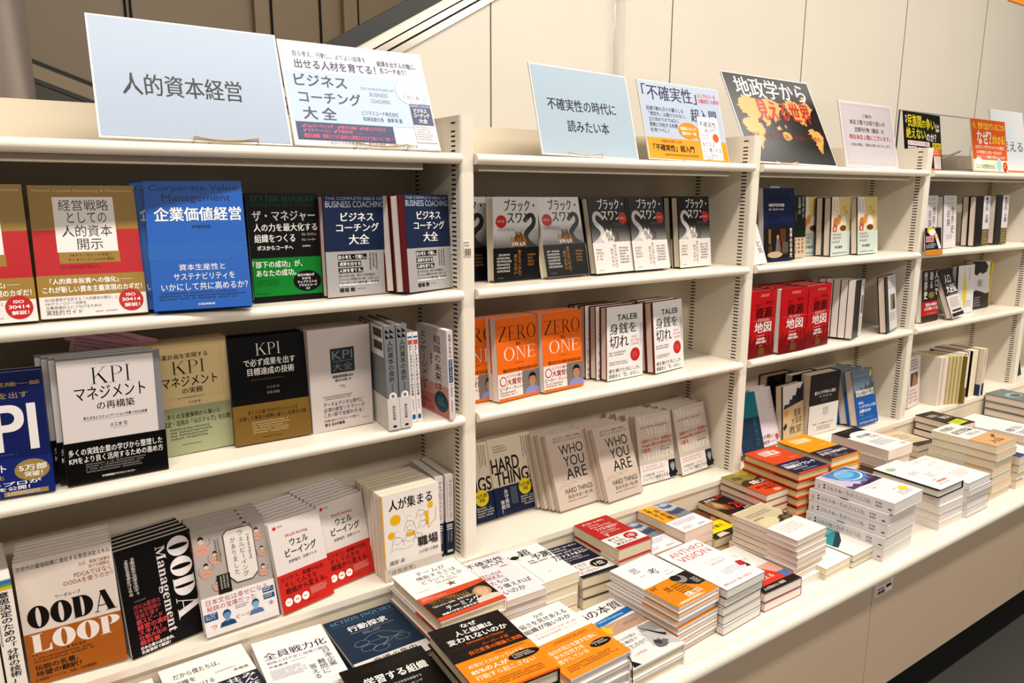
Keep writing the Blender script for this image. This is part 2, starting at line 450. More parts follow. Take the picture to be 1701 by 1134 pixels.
# escalator balustrade along the sloping top edge of the wall
es = empty('escalator')
tag(es, 'escalator side with black handrail and steel bands climbing to the right', 'escalator')
c30, s30 = math.cos(math.radians(30)), math.sin(math.radians(30))
def slope_box(mb, d0, d1, y0, y1, mat, s0=-2.4, s1=5.2):
    ox, oz = 0.367, zz(2.155)
    P = lambda s, d: (ox + s * c30 - d * s30, oz + s * s30 + d * c30)
    mb.prism([P(s0, d0), P(s1, d0), P(s1, d1), P(s0, d1)], 'y', y0, y1, mat)
m = MB(); slope_box(m, 0.0, 0.022, WY - 0.01, WY + 0.06, CHROME); m.build('lower_band', es)
m = MB(); slope_box(m, 0.022, 0.028, WY + 0.0, WY + 0.06, DARK); slope_box(m, 0.028, 0.048, WY - 0.005, WY + 0.06, CHROME); m.build('middle_band', es)
m = MB(); slope_box(m, 0.048, 0.053, WY + 0.0, WY + 0.06, DARK); slope_box(m, 0.053, 0.08, WY - 0.012, WY + 0.06, ink('#d9d0c2', 0.3, 0.6)); m.build('upper_band', es)
m = MB(); slope_box(m, 0.08, 0.13, WY - 0.02, WY + 0.08, BLACKR); m.build('handrail', es)
# second escalator, far left, running down to the right
es2 = empty('escalator')
tag(es2, 'escalator rail sloping down to the right beside the steel column', 'escalator')
c20, s20 = math.cos(math.radians(20)), math.sin(math.radians(20))
def down_box(mb, d0, d1, y0, y1, mat):
    ox, oz = -0.597, zz(2.184)
    P = lambda s, d: (ox + s * c20 + d * s20, oz - s * s20 + d * c20)
    mb.prism([P(-1.2, d0), P(2.2, d0), P(2.2, d1), P(-1.2, d1)], 'y', y0, y1, mat)
m = MB(); down_box(m, 0.0, 0.006, 2.18, 2.21, BLACKR); down_box(m, -0.007, -0.004, 2.185, 2.205, BLACKR); m.build('handrail', es2)
m = MB(); down_box(m, -0.058, -0.009, 2.19, 2.20, painted('dull_beige', '#9a8566', 0.4)); m.build('skirt_panel', es2)
m = MB(); down_box(m, -0.075, -0.058, 2.19, 2.21, BLACKR); down_box(m, -0.6, -0.075, 2.195, 2.22, painted('dark_side', '#4c4636', 0.5)); m.build('side_panel', es2)
# polished column at the left
m = MB(); n = 72
m.prism([(-0.885 + 0.19 * math.cos(6.28318 * j / n), 0.75 + 0.19 * math.sin(6.28318 * j / n)) for j in range(n)], 'z', 0, 4.2, ink('#c4b8b2', 0.3, 0.6))
tag(m.build('steel_column', smooth=True), 'round polished steel column at the left behind the bookcases', 'column')
m = MB(); m.tube([(1.30, WY - 0.021, 0), (1.30, WY - 0.021, 4.2)], 0.02, CLEAR, 12)
tag(m.build('clear_pipe', smooth=True), 'clear plastic pipe running up the cream wall', 'pipe')

# ------------------------------------------------------------------ books
K = '#1a1512'; W_ = '#f1ebe4'; RED = '#d8261c'
D = {}
def design(name, w, h, t, base, els, obi=None, spine='R', hard=False, page='w', sp=(), back=(), case=None):
    """els, sp, back: print on front, spine, back (percent). obi: (height percent, colour, print, spine print)"""
    D[name] = dict(w=w, h=h, t=t, base=base, els=els, obi=obi, spine=spine, hard=hard, page=page, sp=sp, back=back, case=case)
def face_maps(d, w, h, t, g=0.0):
    F = lambda u, v, e: (u, -e - g, v)
    B = lambda u, v, e: (w - u, t + e + g, v)
    S = (lambda u, v, e: (w + e + g, u, v)) if d['spine'] == 'R' else (lambda u, v, e: (-e - g, t - u, v))
    return F, S, B
def shell(mb, w, t, z0, z1, c, g, spine, mat):
    pts = [(-0.0002 - g, -g), (w + g, -g), (w + g, t + g), (-0.0002 - g, t + g), (-0.0002 - g, t - c), (w - c, t - c), (w - c, c), (-0.0002 - g, c)]
    if spine == 'L': pts = [(w - x, y) for x, y in pts][::-1]
    mb.prism(pts, 'z', z0, z1, mat)
def make_book(key, t=None, strip=0.0):
    """strip: how far the boards (d['case']) stand out beyond a slipped dust jacket at the page edges"""
    d = D[key]; w, h = d['w'], d['h']; t = t or d['t']
    root = empty('hardcover_book' if d['hard'] else 'paperback_book')
    c = 0.0026 if d['hard'] else 0.0009
    ins = 0.0030 if d['hard'] else 0.0006
    F, S, B = face_maps(d, w, h, t)
    bc = d['case']
    m = MB(); shell(m, w, t, 0, h, c, 0, d['spine'], ink(d['case'] if bc else d['base']))
    if bc:
        j = ('r', 0, 0, 100, 100, d['base'])
        art(m, [j], F, w, h, 0.00018); art(m, [j], S, t, h, 0.00018); art(m, [j], B, w, h, 0.00018)
    if strip:
        cs = ink(d['case'] or d['base'])
        m.box((-strip, 0.0002, 0.002), (0.002, c, h - 0.002), cs); m.box((-strip, t - c, 0.002), (0.002, t, h - 0.002), cs)
    art(m, d['els'], F, w, h); art(m, d['sp'], S, t, h); art(m, d['back'], B, w, h)
    m.build('cover', root)
    x0, x1 = (ins, w - c) if d['spine'] == 'R' else (c, w - ins)
    x0 -= strip
    m = MB(); m.box((x0, c, ins), (x1, t - c, h - ins), PAGE[d['page']]); m.build('page_block', root)
    if d['obi']:
        o = d['obi']; oh = h * o[0] / 100; g = 0.0007
        F, S, B = face_maps(d, w, h, t, g)
        m = MB(); shell(m, w, t, 0.0003, oh, 0.0004, g, d['spine'], ink(o[1]))
        art(m, o[2], F, w, h)
        if len(o) > 3: art(m, o[3], S, t, h)
        ob = m.build('belly_band', root)
    root['_t'] = t
    return root
def pose(root, key, X, Y, z, yaw=0, lean=0, roll=0, anchor=(0, 0, 0)):
    M = Matrix.Rotation(yaw, 4, 'Z') @ Matrix.Rotation(-lean, 4, 'X') @ Matrix.Rotation(roll, 4, 'Y')
    root.matrix_world = Matrix.Translation((X, Y, zz(z))) @ M @ Matrix.Translation(-Vector(anchor))
def lift(w, t, yaw, lean, roll):
    M = Matrix.Rotation(-lean, 4, 'X') @ Matrix.Rotation(roll, 4, 'Y')
    return -min((M @ Vector(p)).z for p in ((0, 0, 0), (w, 0, 0), (0, t, 0), (w, t, 0)))
ORD = ['', 'second', 'third', 'fourth', 'fifth', 'sixth', 'seventh', 'eighth', 'ninth', 'tenth']
def finish(root, label, short, n, i, group):
    if '_t' in root: del root['_t']
    assert 4 <= len(label.replace('-', ' ').split()) <= 16, label
    tag(root, label, 'book', group)
def row(key, label, short, X, Y, shelf, yaw=0, lean=0.1, roll=0, n=1, dx=0.0, t=None, strip=0.0, gap=0.0006):
    """one book standing face out and its copies behind it; label: the front one, short: what the copies are called"""
    d = D[key]; r = make_book(key, t, strip); tt = r['_t']; w = d['w']
    z0 = shelf + lift(w, tt, yaw, lean, roll) + 0.0006
    sp = (tt + gap + (0.0014 if d['obi'] else 0)) / max(0.5, math.cos(lean))
    grp = 'copies of the ' + short if n > 1 else None
    items = [r] + [copy_tree(r) for _ in range(n - 1)]
    for i, o in enumerate(items):
        pose(o, key, X - math.sin(yaw) * sp * i + dx * i, Y + math.cos(yaw) * sp * i, z0, yaw, lean, roll + (RNG.uniform(-.004, .004) if i else 0))
        lab = label if i == 0 else '%s, %s from the front of its row' % (short, ORD[i])
        finish(o, lab, short, n, i, grp)
    return items
def spine_out(key, label, X, Y, shelf, dyaw=0, lean=0, roll=0, t=None, group=None, src=None, fore=False):
    """a book standing with its spine (or, fore=True, its page edges) to the aisle; X, Y: lower left corner of that face"""
    d = D[key]; r = copy_tree(src) if src else make_book(key, t); tt = src['_t'] if src else r['_t']; w = d['w']
    right = (d['spine'] == 'R') != fore
    yaw = (-math.pi / 2 if right else math.pi / 2) + dyaw
    an = (w, 0, 0) if right else (0, tt, 0)
    M = Matrix.Rotation(yaw, 4, 'Z') @ Matrix.Rotation(-lean, 4, 'X') @ Matrix.Rotation(roll, 4, 'Y') @ Matrix.Translation(-Vector(an))
    low = -min((M @ Vector(p)).z for p in ((0, 0, 0), (w, 0, 0), (0, tt, 0), (w, tt, 0)))
    r.matrix_world = Matrix.Translation((X, Y, zz(shelf + 0.0006 + low))) @ M
    tag(r, label, 'book', group)
    return r
LEVEL = {2: ['second'], }
def pile(key, label, short, X, Y, Z, yaw=0, n=4, jit=0.004, base=TABZ, t=None, step=(0, 0), strip=0.0):
    """a flat pile on the counter, cover up; Z: height of the top cover"""
    d = D[key]; tt = (Z - base) / n - 0.0009 - (0.0014 if d['obi'] else 0)
    r = make_book(key, tt, strip); rng = random.Random(key)
    items = [r] + [copy_tree(r) for _ in range(n - 1)]
    for i, o in enumerate(items):
        zt = Z - i * (Z - base) / n - (0.0007 if d['obi'] else 0)
        a, b_, c = (0, 0, 0) if i == 0 else (rng.uniform(-1, 1), rng.uniform(-1, 1), rng.uniform(-1, 1))
        pose(o, key, X + a * jit + step[0] * i, Y + b_ * jit + step[1] * i, zt, yaw + c * jit * 2.5, math.pi / 2, 0)
        lab = label if i == 0 else '%s, %s from the top of its pile' % (short, ORD[i])
        finish(o, lab, short, n, i, 'pile of ' + short if n > 1 else None)
    return items

def coast(pts, col, seed, k=5, amp=1.6):
    r = random.Random(seed); out = []
    for i in range(len(pts)):
        (x0, y0), (x1, y1) = pts[i], pts[(i + 1) % len(pts)]
        for j in range(k): out.append((x0 + (x1 - x0) * j / k + r.uniform(-amp, amp), y0 + (y1 - y0) * j / k + r.uniform(-amp, amp)))
    return ('p', out, col)
def face_art(cx, cy, r, hair, skin, shirt, asp, long=False):
    """a small printed portrait: shoulders, neck, head, hair, features"""
    ry = r * asp
    e = []
    if long: e += [('e', cx, cy - 0.1 * ry, r * 1.35, ry * 1.35, hair)]
    e += [('p', [(cx - 2.1 * r, cy - 2.6 * ry), (cx - 1.7 * r, cy - 1.6 * ry), (cx - 0.5 * r, cy - 1.15 * ry), (cx + 0.5 * r, cy - 1.15 * ry), (cx + 1.7 * r, cy - 1.6 * ry), (cx + 2.1 * r, cy - 2.6 * ry)], shirt),
          ('p', [(cx - .4 * r, cy - 1.5 * ry), (cx - .4 * r, cy - .6 * ry), (cx + .4 * r, cy - .6 * ry), (cx + .4 * r, cy - 1.5 * ry)], skin),
          ('e', cx, cy + 0.25 * ry, r * 1.02, ry * 1.05, hair), ('e', cx, cy - 0.08 * ry, r * .85, ry * 1.02, skin),
          ('p', [(cx - .8 * r, cy + .45 * ry), (cx - .5 * r, cy + .95 * ry), (cx + .5 * r, cy + .95 * ry), (cx + .8 * r, cy + .45 * ry), (cx, cy + .62 * ry)], hair),
          ('e', cx - .33 * r, cy + .08 * ry, .1 * r, .07 * ry, K), ('e', cx + .33 * r, cy + .08 * ry, .1 * r, .07 * ry, K),
          ('l', [(cx - .5 * r, cy + .25 * ry), (cx - .18 * r, cy + .28 * ry)], .4, hair), ('l', [(cx + .18 * r, cy + .28 * ry), (cx + .5 * r, cy + .25 * ry)], .4, hair),
          ('l', [(cx - .3 * r, cy - .5 * ry), (cx, cy - .58 * ry), (cx + .3 * r, cy - .5 * ry)], .6, '#9a4a40'),
          ('l', [(cx, cy + .05 * ry), (cx + .1 * r, cy - .25 * ry), (cx - .05 * r, cy - .28 * ry)], .3, '#a8765a')]
    return e

# ---- shelf one, bay one
design('iso', .146, .207, .020, '#a98028', [
    ('r', 0, 32, 100, 66, '#c40a16'), ('r', 21, 49, 78, 91, '#e9dfd8'), ('r', 22, 40.5, 79, 49, '#a98028'),
    ('t', 'Human Capital Reporting & Disclosure', 4, 94.4, 97, 97, '#ddc890'),
    ('t', '経営戦略', 26, 80.5, 73, 89, K), ('t', 'としての', 33, 71, 70, 79.5, K), ('t', '人的資本', 27, 60.5, 74, 69.5, K), ('t', '開示', 40, 50.5, 64, 59, K),
    ('t', 'HRテクノロジーの活用と', 32, 45.3, 71, 47.8, K), ('t', 'データドリブンHCMの実践', 30, 41.8, 73, 44.4, K), ('g', 22, 36, 62, 39, 2, '#5c0a10')],
    obi=(31.5, '#a98028', [('r', 0, 0, 100, 16, '#e3dad4'), ('t', '「人的資本投資への強化」', 11, 25, 75, 29.3, W_, 'b'), ('l', [(77, 27), (88, 27)], .5, W_),
        ('t', 'これが新しい資本主義実現のカギだ！', 4, 18.5, 97, 23.5, W_, 'b'), ('t', 'ESG投資家が注目する「人的資本の開示」と', 5, 12.3, 72, 14.8, '#3a3430'),
        ('t', 'HRテクノロジー活用を', 5, 9.5, 42, 11.8, '#3a3430'), ('t', '企業価値向上につなげるための', 5, 6.5, 56, 9, '#3a3430'), ('t', '実践的ガイド', 5, 2, 38, 6, K), ('g', 50, 2.2, 74, 3.8, 1, '#6a605a'),
        ('e', 85, 10.5, 12, 8.6, '#c8141c'), ('t', 'ISO', 80.5, 13.6, 89.5, 15.8, W_, 'b'), ('t', '30414', 76, 9.7, 94, 12.2, W_, 'b'), ('t', '解説！', 78, 5.2, 93, 8.2, W_, 'b')]))
design('blue', .150, .213, .026, '#0b5fc0', [
    ('t', 'Corporate Value', 5, 91, 95, 97, '#082a58'), ('t', 'Management', 17, 82.5, 87, 89.5, '#082a58'), ('t', '企業価値経営', 8, 68.5, 97, 79.5, W_, 'b'),
    ('t', '伊藤邦雄', 44, 62.5, 64, 65.3, '#0a3878', 'b')] + [('g', -1, 38, 101, 51, 12, '#3d8fe2')] + [
    ('t', '資本生産性と', 28, 30, 75, 35, W_), ('t', 'サステナビリティを', 22, 22.5, 84, 28, W_), ('t', 'いかにして共に高めるか？', 9, 14.6, 97, 20.5, W_),
    ('g', 6, 7, 97, 13.5, 3, '#062a5c'), ('t', '日本経済新聞出版', 44, 2.8, 61, 4.4, W_, 'b')], hard=True, page='w')
design('mgr', .127, .192, .022, '#1b1917', [
    ("t", "IT'S THE MANAGER", 5, 92.2, 96, 97.8, '#1f6a3a', 's'), ('t', 'Moving From Boss to Coach', 4, 87.2, 94, 91.2, '#1f5a38', 's'),
    ('t', 'ザ・マネジャー', 5, 74.5, 96, 84, W_, 'bm'), ('t', '人の力を最大化する', 6, 65, 98, 72.3, W_, 'm'), ('t', '組織をつくる', 6, 55, 64, 62.5, W_, 'm'), ('t', 'ボスからコーチへ', 9, 47.8, 60, 52, W_, 'b'),
    ('t', 'ジム・クリフトン', 74, 60.5, 96, 62.8, W_), ('t', 'ジム・ハーター', 74, 55.5, 95, 57.8, W_), ('g', 74, 49, 90, 51.5, 1, W_),
    ('r', 0, 5, 100, 40.5, '#0c8c2c'), ('t', '「部下の成功」が、', 1, 31.5, 72, 37.8, W_, 'm'), ('t', 'あなたの成功。', 5, 23.5, 62, 29.8, W_, 'm'), ('g', 5, 14, 40, 20.5, 3, '#0a5a1e'),
    ('e', 78, 17.5, 21, 10, K), ('t', '自分の強みが', 64, 22, 89, 24.6, W_, 'b'), ('t', 'わかる', 70, 18.8, 83, 21.2, W_, 'b'), ('t', 'ウェブテストの', 63, 15.5, 92, 18, W_, 'b'), ('t', 'アクセスコード', 65, 12.2, 92, 14.6, W_, 'b'), ('t', '付き', 75, 9.2, 81, 11.2, W_, 'b'),
    ('g', 3, 6.6, 26, 8.2, 1, '#0a4a1a')], hard=True, page='c')
design('coach', .129, .189, .024, '#22355c', [
    ('t', 'THE COMPLETE BIBLE OF', 3, 95.2, 96, 98, '#aab6cc'), ('t', 'BUSINESS COACHING', 3, 88, 98, 94, '#b9c3d4'),
    ('t', 'ビジネス', 26, 74.5, 80, 83, W_, 'bm'), ('t', 'コーチング', 18, 64, 88, 72.5, W_, 'bm'), ('t', '大全', 37, 51.5, 71, 61.5, W_, 'bm')],
    obi=(45, '#b5b0ae', [('r', 18, 36.5, 65, 42, K), ('t', '自ら考え・行動し、', 19, 37.2, 64, 41.3, W_, 'b'), ('r', 18, 30, 55, 35, K), ('t', '成果を出せる', 20, 30.6, 54, 34.4, W_, 'b'), ('r', 18, 23.5, 58, 28.5, K), ('t', '人財を育てる。', 19, 24.1, 57, 27.9, W_, 'b'),
        ('g', 68, 23, 84, 43, 3, '#3a3634', 1), ('t', '延べ10万人超、累計1万時間超の', 18, 19.5, 78, 22, '#3a3634'), ('t', 'セッション実績を持つ第一人者による', 18, 16, 84, 18.5, '#3a3634'),
        ('r', 18, 11, 84, 12.6, W_), ('t', '「コーチングの教科書」決定版', 18, 11.2, 84, 14.8, K), ('t', '橋場 剛', 18, 4.5, 43, 9, K, 'b'), ('g', 47, 6, 62, 7.6, 1, '#4a4644')]),
    hard=True, page='w', case='#6e0f16')
# ---- shelf two, bay one
design('kpinavy', .131, .192, .020, '#14246e', [
    ('t', '中尾隆一郎', 40, 88.5, 97, 92, '#b89a58', 'b'), ('t', '最高の結果を出す', 4, 79, 84, 84, '#b89a58'), ('t', 'KPI', 2, 37, 90, 74, '#e6deda', 'b'), ('g', 30, 33.5, 74, 35, 1, '#5a68a8')],
    obi=(31, '#182c86', [('t', 'マネジメント', 0, 21, 55, 27, W_, 'b'), ('e', 80, 20.5, 17.5, 8.6, '#a98c50'), ('t', '5万部', 67, 20, 95, 25, W_, 'b'), ('t', '突破！', 72, 15, 90, 19.4, W_, 'b'),
        ('t', '利益を最大化', 2, 15, 52, 18.6, '#b89a58', 'b'), ('t', '現場のプロが', 10, 9.5, 88, 12.8, W_, 'b'), ('t', 'ノウハウを公開！', 8, 5.8, 76, 9, W_, 'b'), ('r', 2, 1.2, 46, 5, '#a98c50'), ('r', 50, 1.2, 94, 5, '#a98c50'), ('g', 5, 1.8, 43, 4.6, 2, W_), ('g', 53, 1.8, 91, 4.6, 2, W_)]))
kpi_face = lambda sub, x0, x1, c: [('t', 'KPI', x0, 79.5, x1, 91, c, 's')]
design('kpiw', .147, .206, .014, '#8f8e92', [('r', 0, 0, 93, 98, '#ded4d0'), ('g', 36, 93, 66, 94.5, 1, '#8a8480'), ('t', 'KPI', 31, 78, 69, 91, K, 'sl'),
    ('t', 'マネジメント', 14, 66, 83, 76.5, K, 'm'), ('t', 'の再構築', 34, 57.5, 71, 64, K, 'm'), ('t', '見える化とコミュニケーションが導くPDCA改善', 20, 50.8, 83, 53.2, '#2a2624', 'b'), ('l', [(20, 50), (83, 50)], .3, K),
    ('t', '大工舎 宏', 45, 43, 62, 46, K), ('l', [(45, 41.8), (62, 41.8)], .3, K)],
    obi=(34, '#14110f', [('t', '多くの実践企業の学びから整理した', 3, 23.2, 96, 28.8, W_, 'm'), ('t', 'KPIをより良く活用するための進め方', 3, 17, 96, 22.4, W_, 'm'), ('g', 18, 8, 82, 16, 4, '#a89e98'), ('t', '日本能率協会マネジメントセンター', 33, 3.6, 66, 5.4, W_, 'b')]))
design('kpiy', .146, .205, .016, '#e2c690', [('l', [(6, 95), (92, 95), (92, 50), (6, 50), (6, 95)], .35, '#a08450'), ('t', '事業計画を実現する', 18, 84.5, 77, 89, K, 'm'), ('t', 'KPI', 35, 71, 72, 82.5, K, 'sl'),
    ('t', 'マネジメント', 22, 60, 86, 69, K, 'm'), ('t', 'の実務', 44, 53.4, 68, 58.6, K, 'm'), ('g', 38, 49, 74, 50.5, 1, '#5a4a30'), ('t', '大工舎 宏', 50, 44.5, 64, 46.8, K)],
    obi=(42, '#adaf84', [('t', '多くの支援事例から築いた', 24, 32.5, 86, 37, K, 'm'), ('t', 'KPI設定・活用の「10ステップ」を公開', 12, 26, 97, 31, K, 'm'), ('g', 26, 13, 76, 24, 4, '#4c4a34'), ('g', 38, 7.6, 64, 9.2, 1, K)]))
design('kpik', .140, .200, .022, '#14100e', [('t', 'KPI', 35, 82, 67, 93, W_, 'sl'), ('t', 'で必ず成果を出す', 18, 72, 86, 79, W_, 'bm'), ('t', '目標達成の技術', 22, 63.5, 84, 70.5, W_, 'bm'), ('g', 26, 58, 76, 60, 1, '#8a6a40'),
    ('t', '大工舎 宏', 45, 50, 62, 52.6, '#b0a494'), ('t', '井田 智絵', 45, 45, 62, 47.6, '#b0a494')],
    obi=(37, '#8b682a', [('t', '多くの企業でKPIマネジメントを', 18, 27.5, 84, 31.5, '#3a2810'), ('t', '支援した著者の経験に基づく知恵を公開', 6, 22.5, 95, 26.5, '#3a2810'), ('g', 22, 8.5, 74, 20.5, 5, '#cdb488'), ('g', 34, 4, 62, 5.6, 1, '#3a2810')]), spine='L', hard=True)
design('kpid', .127, .204, .028, '#d4c6c0', [('r', 34, 56, 73, 80, '#44484e'), ('t', 'KPI', 37, 69, 70, 77.5, '#8f979c', 'l'), ('l', [(38, 67.3), (69, 67.3)], .6, '#a8b0b4'), ('t', '大全', 37, 58, 70, 65.5, '#8f979c', 'l'),
    ('t', '重要経営指標100の', 36, 51, 70, 54, K, 'b'), ('t', '読み方＆使い方', 40, 47.4, 66, 50.2, K, 'b'), ('g', 46, 40.5, 60, 44, 2, '#5a504c'), ('t', 'データ＆デジタル時代に', 19, 24, 84, 28.5, '#2c2826'), ('t', '必須の経営リテラシーが', 19, 18.8, 87, 23.2, '#2c2826'), ('t', 'これ1冊で全部わかる！', 19, 13.6, 84, 18, '#2c2826'),
    ('g', 19, 30, 70, 34.5, 2, '#5a504c'), ('t', '日本最大級のビジネススクールが書いた', 19, 9, 76, 11.6, K), ('t', '使えるKPI事典', 19, 4.6, 52, 8, K, 'b'), ('g', 80, 6.6, 96, 8, 1, '#4a4440')], spine='L', hard=True)
design('jin', .140, .210, .023, '#8a8b8c', [('g', 20, 40, 80, 80, 4, '#c4c4c4')], obi=(31, '#d9d2cc', [('g', 10, 8, 84, 27, 4, '#8a8480')],
    [('t', '島永和幸著', 36, 10, 66, 24, K, 'v'), ('r', 36, 2.5, 68, 4.5, K)]),
    spine='L', sp=[('p', [(12, 93), (12, 97), (48, 93)], K), ('p', [(52, 93), (52, 97), (90, 93)], K), ('p', [(12, 88), (12, 92), (48, 88)], K), ('p', [(52, 88), (52, 92), (90, 88)], K),
        ('t', '人的資本の会計', 26, 47, 74, 86, '#23201e', 'v'), ('g', 40, 36, 62, 45, 1, '#3a3634', 1), ('e', 50, 33, 34, 3.6, W_), ('e', 50, 33, 16, 1.7, '#8a8b8c')],
    back=[('r', 4, 70, 96, 99, '#e4dcd6'), ('r', 58, 88, 92, 96, '#4a4442'), ('r', 58, 76, 92, 84, '#4a4442'), ('g', 8, 74, 50, 96, 4, '#6a6460'), ('g', 30, 40, 50, 60, 2, '#b4b0ae')], hard=True)
design('kpm', .128, .187, .0125, '#e9e0dc', [], sp=[('r', 10, 94, 90, 96, '#3c6ab0'), ('r', 10, 87, 90, 92, '#cc5a48'), ('t', 'KPIマネジメントがよくわかる本', 20, 30, 80, 86, K, 'vb'), ('g', 36, 12, 66, 26, 1, '#3a3634', 1), ('e', 50, 6, 34, 3, '#1c6aa8')])
design('enga', .130, .188, .016, '#ddd0cc', [('r', 0, 0, 100, 36, '#d89a92'), ('r', 0, 0, 100, 22, '#cf7a74'), ('t', '組織の未来は', 58, 30, 80, 92, K, 'v'), ('t', 'エンゲージメント', 14, 24, 34, 92, K, 'v'), ('g', 44, 52, 54, 70, 1, '#6a605c', 1), ('e', 76, 17, 22, 12, '#1b5a68'), ('g', 62, 12, 90, 22, 3, '#8ab0b8'),
    ('t', '生産性も、', 4, 10, 44, 15, '#c02c28', 'b'), ('t', '答えがここにある', 2, 3, 52, 8, '#c02c28', 'b')],
    sp=[('t', '組織の未来は', 26, 70, 74, 96, '#2a2624', 'v'), ('r', 18, 42, 82, 68, '#1c5a88'), ('t', 'エンゲージメント', 28, 43, 72, 67, W_, 'v'), ('t', 'で決まる', 28, 26, 72, 40, '#2a2624', 'v'), ('g', 34, 8, 66, 22, 1, '#4a4440', 1)])
# ---- base shelf, bay one
design('ishi', .148, .209, .026, '#e8e0d6', [], sp=[('r', 0, 96, 100, 99, '#3a7ab8'), ('r', 0, 94, 100, 96, '#58a858'), ('r', 0, 91.5, 100, 94, '#e0b030'), ('t', '意思決定のための', 22, 50, 80, 90, K, 'vb'), ('t', '「分析の技術」', 22, 16, 80, 49, K, 'vb'), ('g', 2, 40, 18, 88, 1, '#4a4038', 1)])
design('loop', .139, .208, .0135, '#d9cbc0', [('r', 0, 0, 100, 42, '#b3611c'), ('t', '次世代の最強組織に進化する意思決定スキル', 2, 92.5, 98, 96.4, K),
    ('t', 'なぜ、現場で成果を', 64, 86.5, 97, 89.5, '#a85a1c'), ('t', 'あげる組織は、', 74, 83, 97, 86, '#a85a1c'), ('t', 'PDCAではなく', 58, 77.8, 97, 82, '#a85a1c'), ('t', 'OODAを使うのか？', 46, 73, 98, 77.2, '#a85a1c'),
    ('t', 'ウーダループ', 36, 65, 62, 68, K), ('t', 'OODA', 6, 45, 97, 63, K, 'F'), ('t', 'LOOP', 6, 25.5, 98, 41, '#e4dad2', 'F'), ('t', 'チェット・リチャーズ 著  原田 勉 訳', 5, 23, 60, 25.4, '#3a2410'),
    ('g', 6, 16.8, 78, 21.8, 2, '#3a2410'), ('t', '伝説の名著、', 6, 11.6, 50, 16, K, 'b'), ('t', '待望の翻訳！', 6, 6.6, 52, 11, K, 'b'), ('t', '日本語版オリジナル、充実した訳者解説！', 5, 2.8, 68, 5.4, K)], obi=None)
design('oodam', .127, .190, .0145, '#12100f', [('t', 'OODA', 66, 19, 96, 97, '#e6dcd8', 'Fd'), ('t', 'Management', 47, 11, 63, 93, '#d8ccc8', 'sd'), ('t', 'ウーダ・マネジメント', 96.5, 64, 99.5, 97, '#c8383c', 'v'),
    ('g', 8, 53, 22, 88, 2, '#b8aaa6', 1), ('t', '現場判断で成果をあげる', 18, 56, 22.5, 90, '#cfc4c0', 'v'), ('t', '次世代型組織のつくり方', 10, 56, 14.5, 90, '#cfc4c0', 'v'), ('g', 14, 48.5, 32, 51, 1, '#8a8280'),
    ('t', 'PDCA重視の', 12, 43, 46, 47.4, '#c8454a'), ('t', '日本型組織の', 12, 38.4, 46, 42.6, '#c8454a'), ('t', '常識を覆す', 12, 33.8, 42, 38, '#c8454a'), ('t', '超スピード', 12, 28.6, 46, 33.4, '#e0484c', 'b'), ('t', '経営の実践', 12, 23.4, 54, 28.2, '#e0484c', 'b'), ('t', 'スキル！', 12, 18.8, 42, 23, '#e0484c', 'b'), ('t', '仕組み化の', 12, 14, 48, 18.4, '#e0484c', 'b'), ('t', '教科書', 12, 9.2, 38, 13.6, '#e0484c', 'b'),
    ('t', '日本企業の成功事例、', 12, 5.2, 56, 8.4, W_, 'b'), ('t', '失敗事例で解説！', 12, 1.4, 50, 4.6, W_, 'b')])
def blob(cx, cy, s, c1='#d29a84', c2='#2a2422'):
    s *= .72; q = s * .7
    return [('p', [(cx - s, cy - q), (cx - s * .7, cy - q * .2), (cx - s * .2, cy), (cx + s * .3, cy), (cx + s * .8, cy - q * .3), (cx + s * 1.1, cy - q), (cx + s * .4, cy - q * 1.5), (cx - s * .5, cy - q * 1.4)], c1), ('e', cx + s * .1, cy + q * .5, s * .42, q * .46, '#d8bcac'),
            ('p', [(cx - s * .34, cy + q * .55), (cx - s * .2, cy + q * 1.0), (cx + s * .1, cy + q * 1.15), (cx + s * .42, cy + q * .95), (cx + s * .52, cy + q * .55), (cx + s * .1, cy + q * .75)], c2),
            ('l', [(cx - s, cy - q), (cx - s * 1.3, cy - q * .3), (cx - s * 1.1, cy + q * .5)], .5, '#5a4a44'), ('l', [(cx + s * .8, cy - q * .3), (cx + s * 1.3, cy), (cx + s * 1.2, cy + q * .7)], .5, '#5a4a44'), ('l', [(cx - s * .5, cy - q * .8), (cx + s * .2, cy - q * .6), (cx + s * .7, cy - q * .9)], .4, '#8a5a4c')]
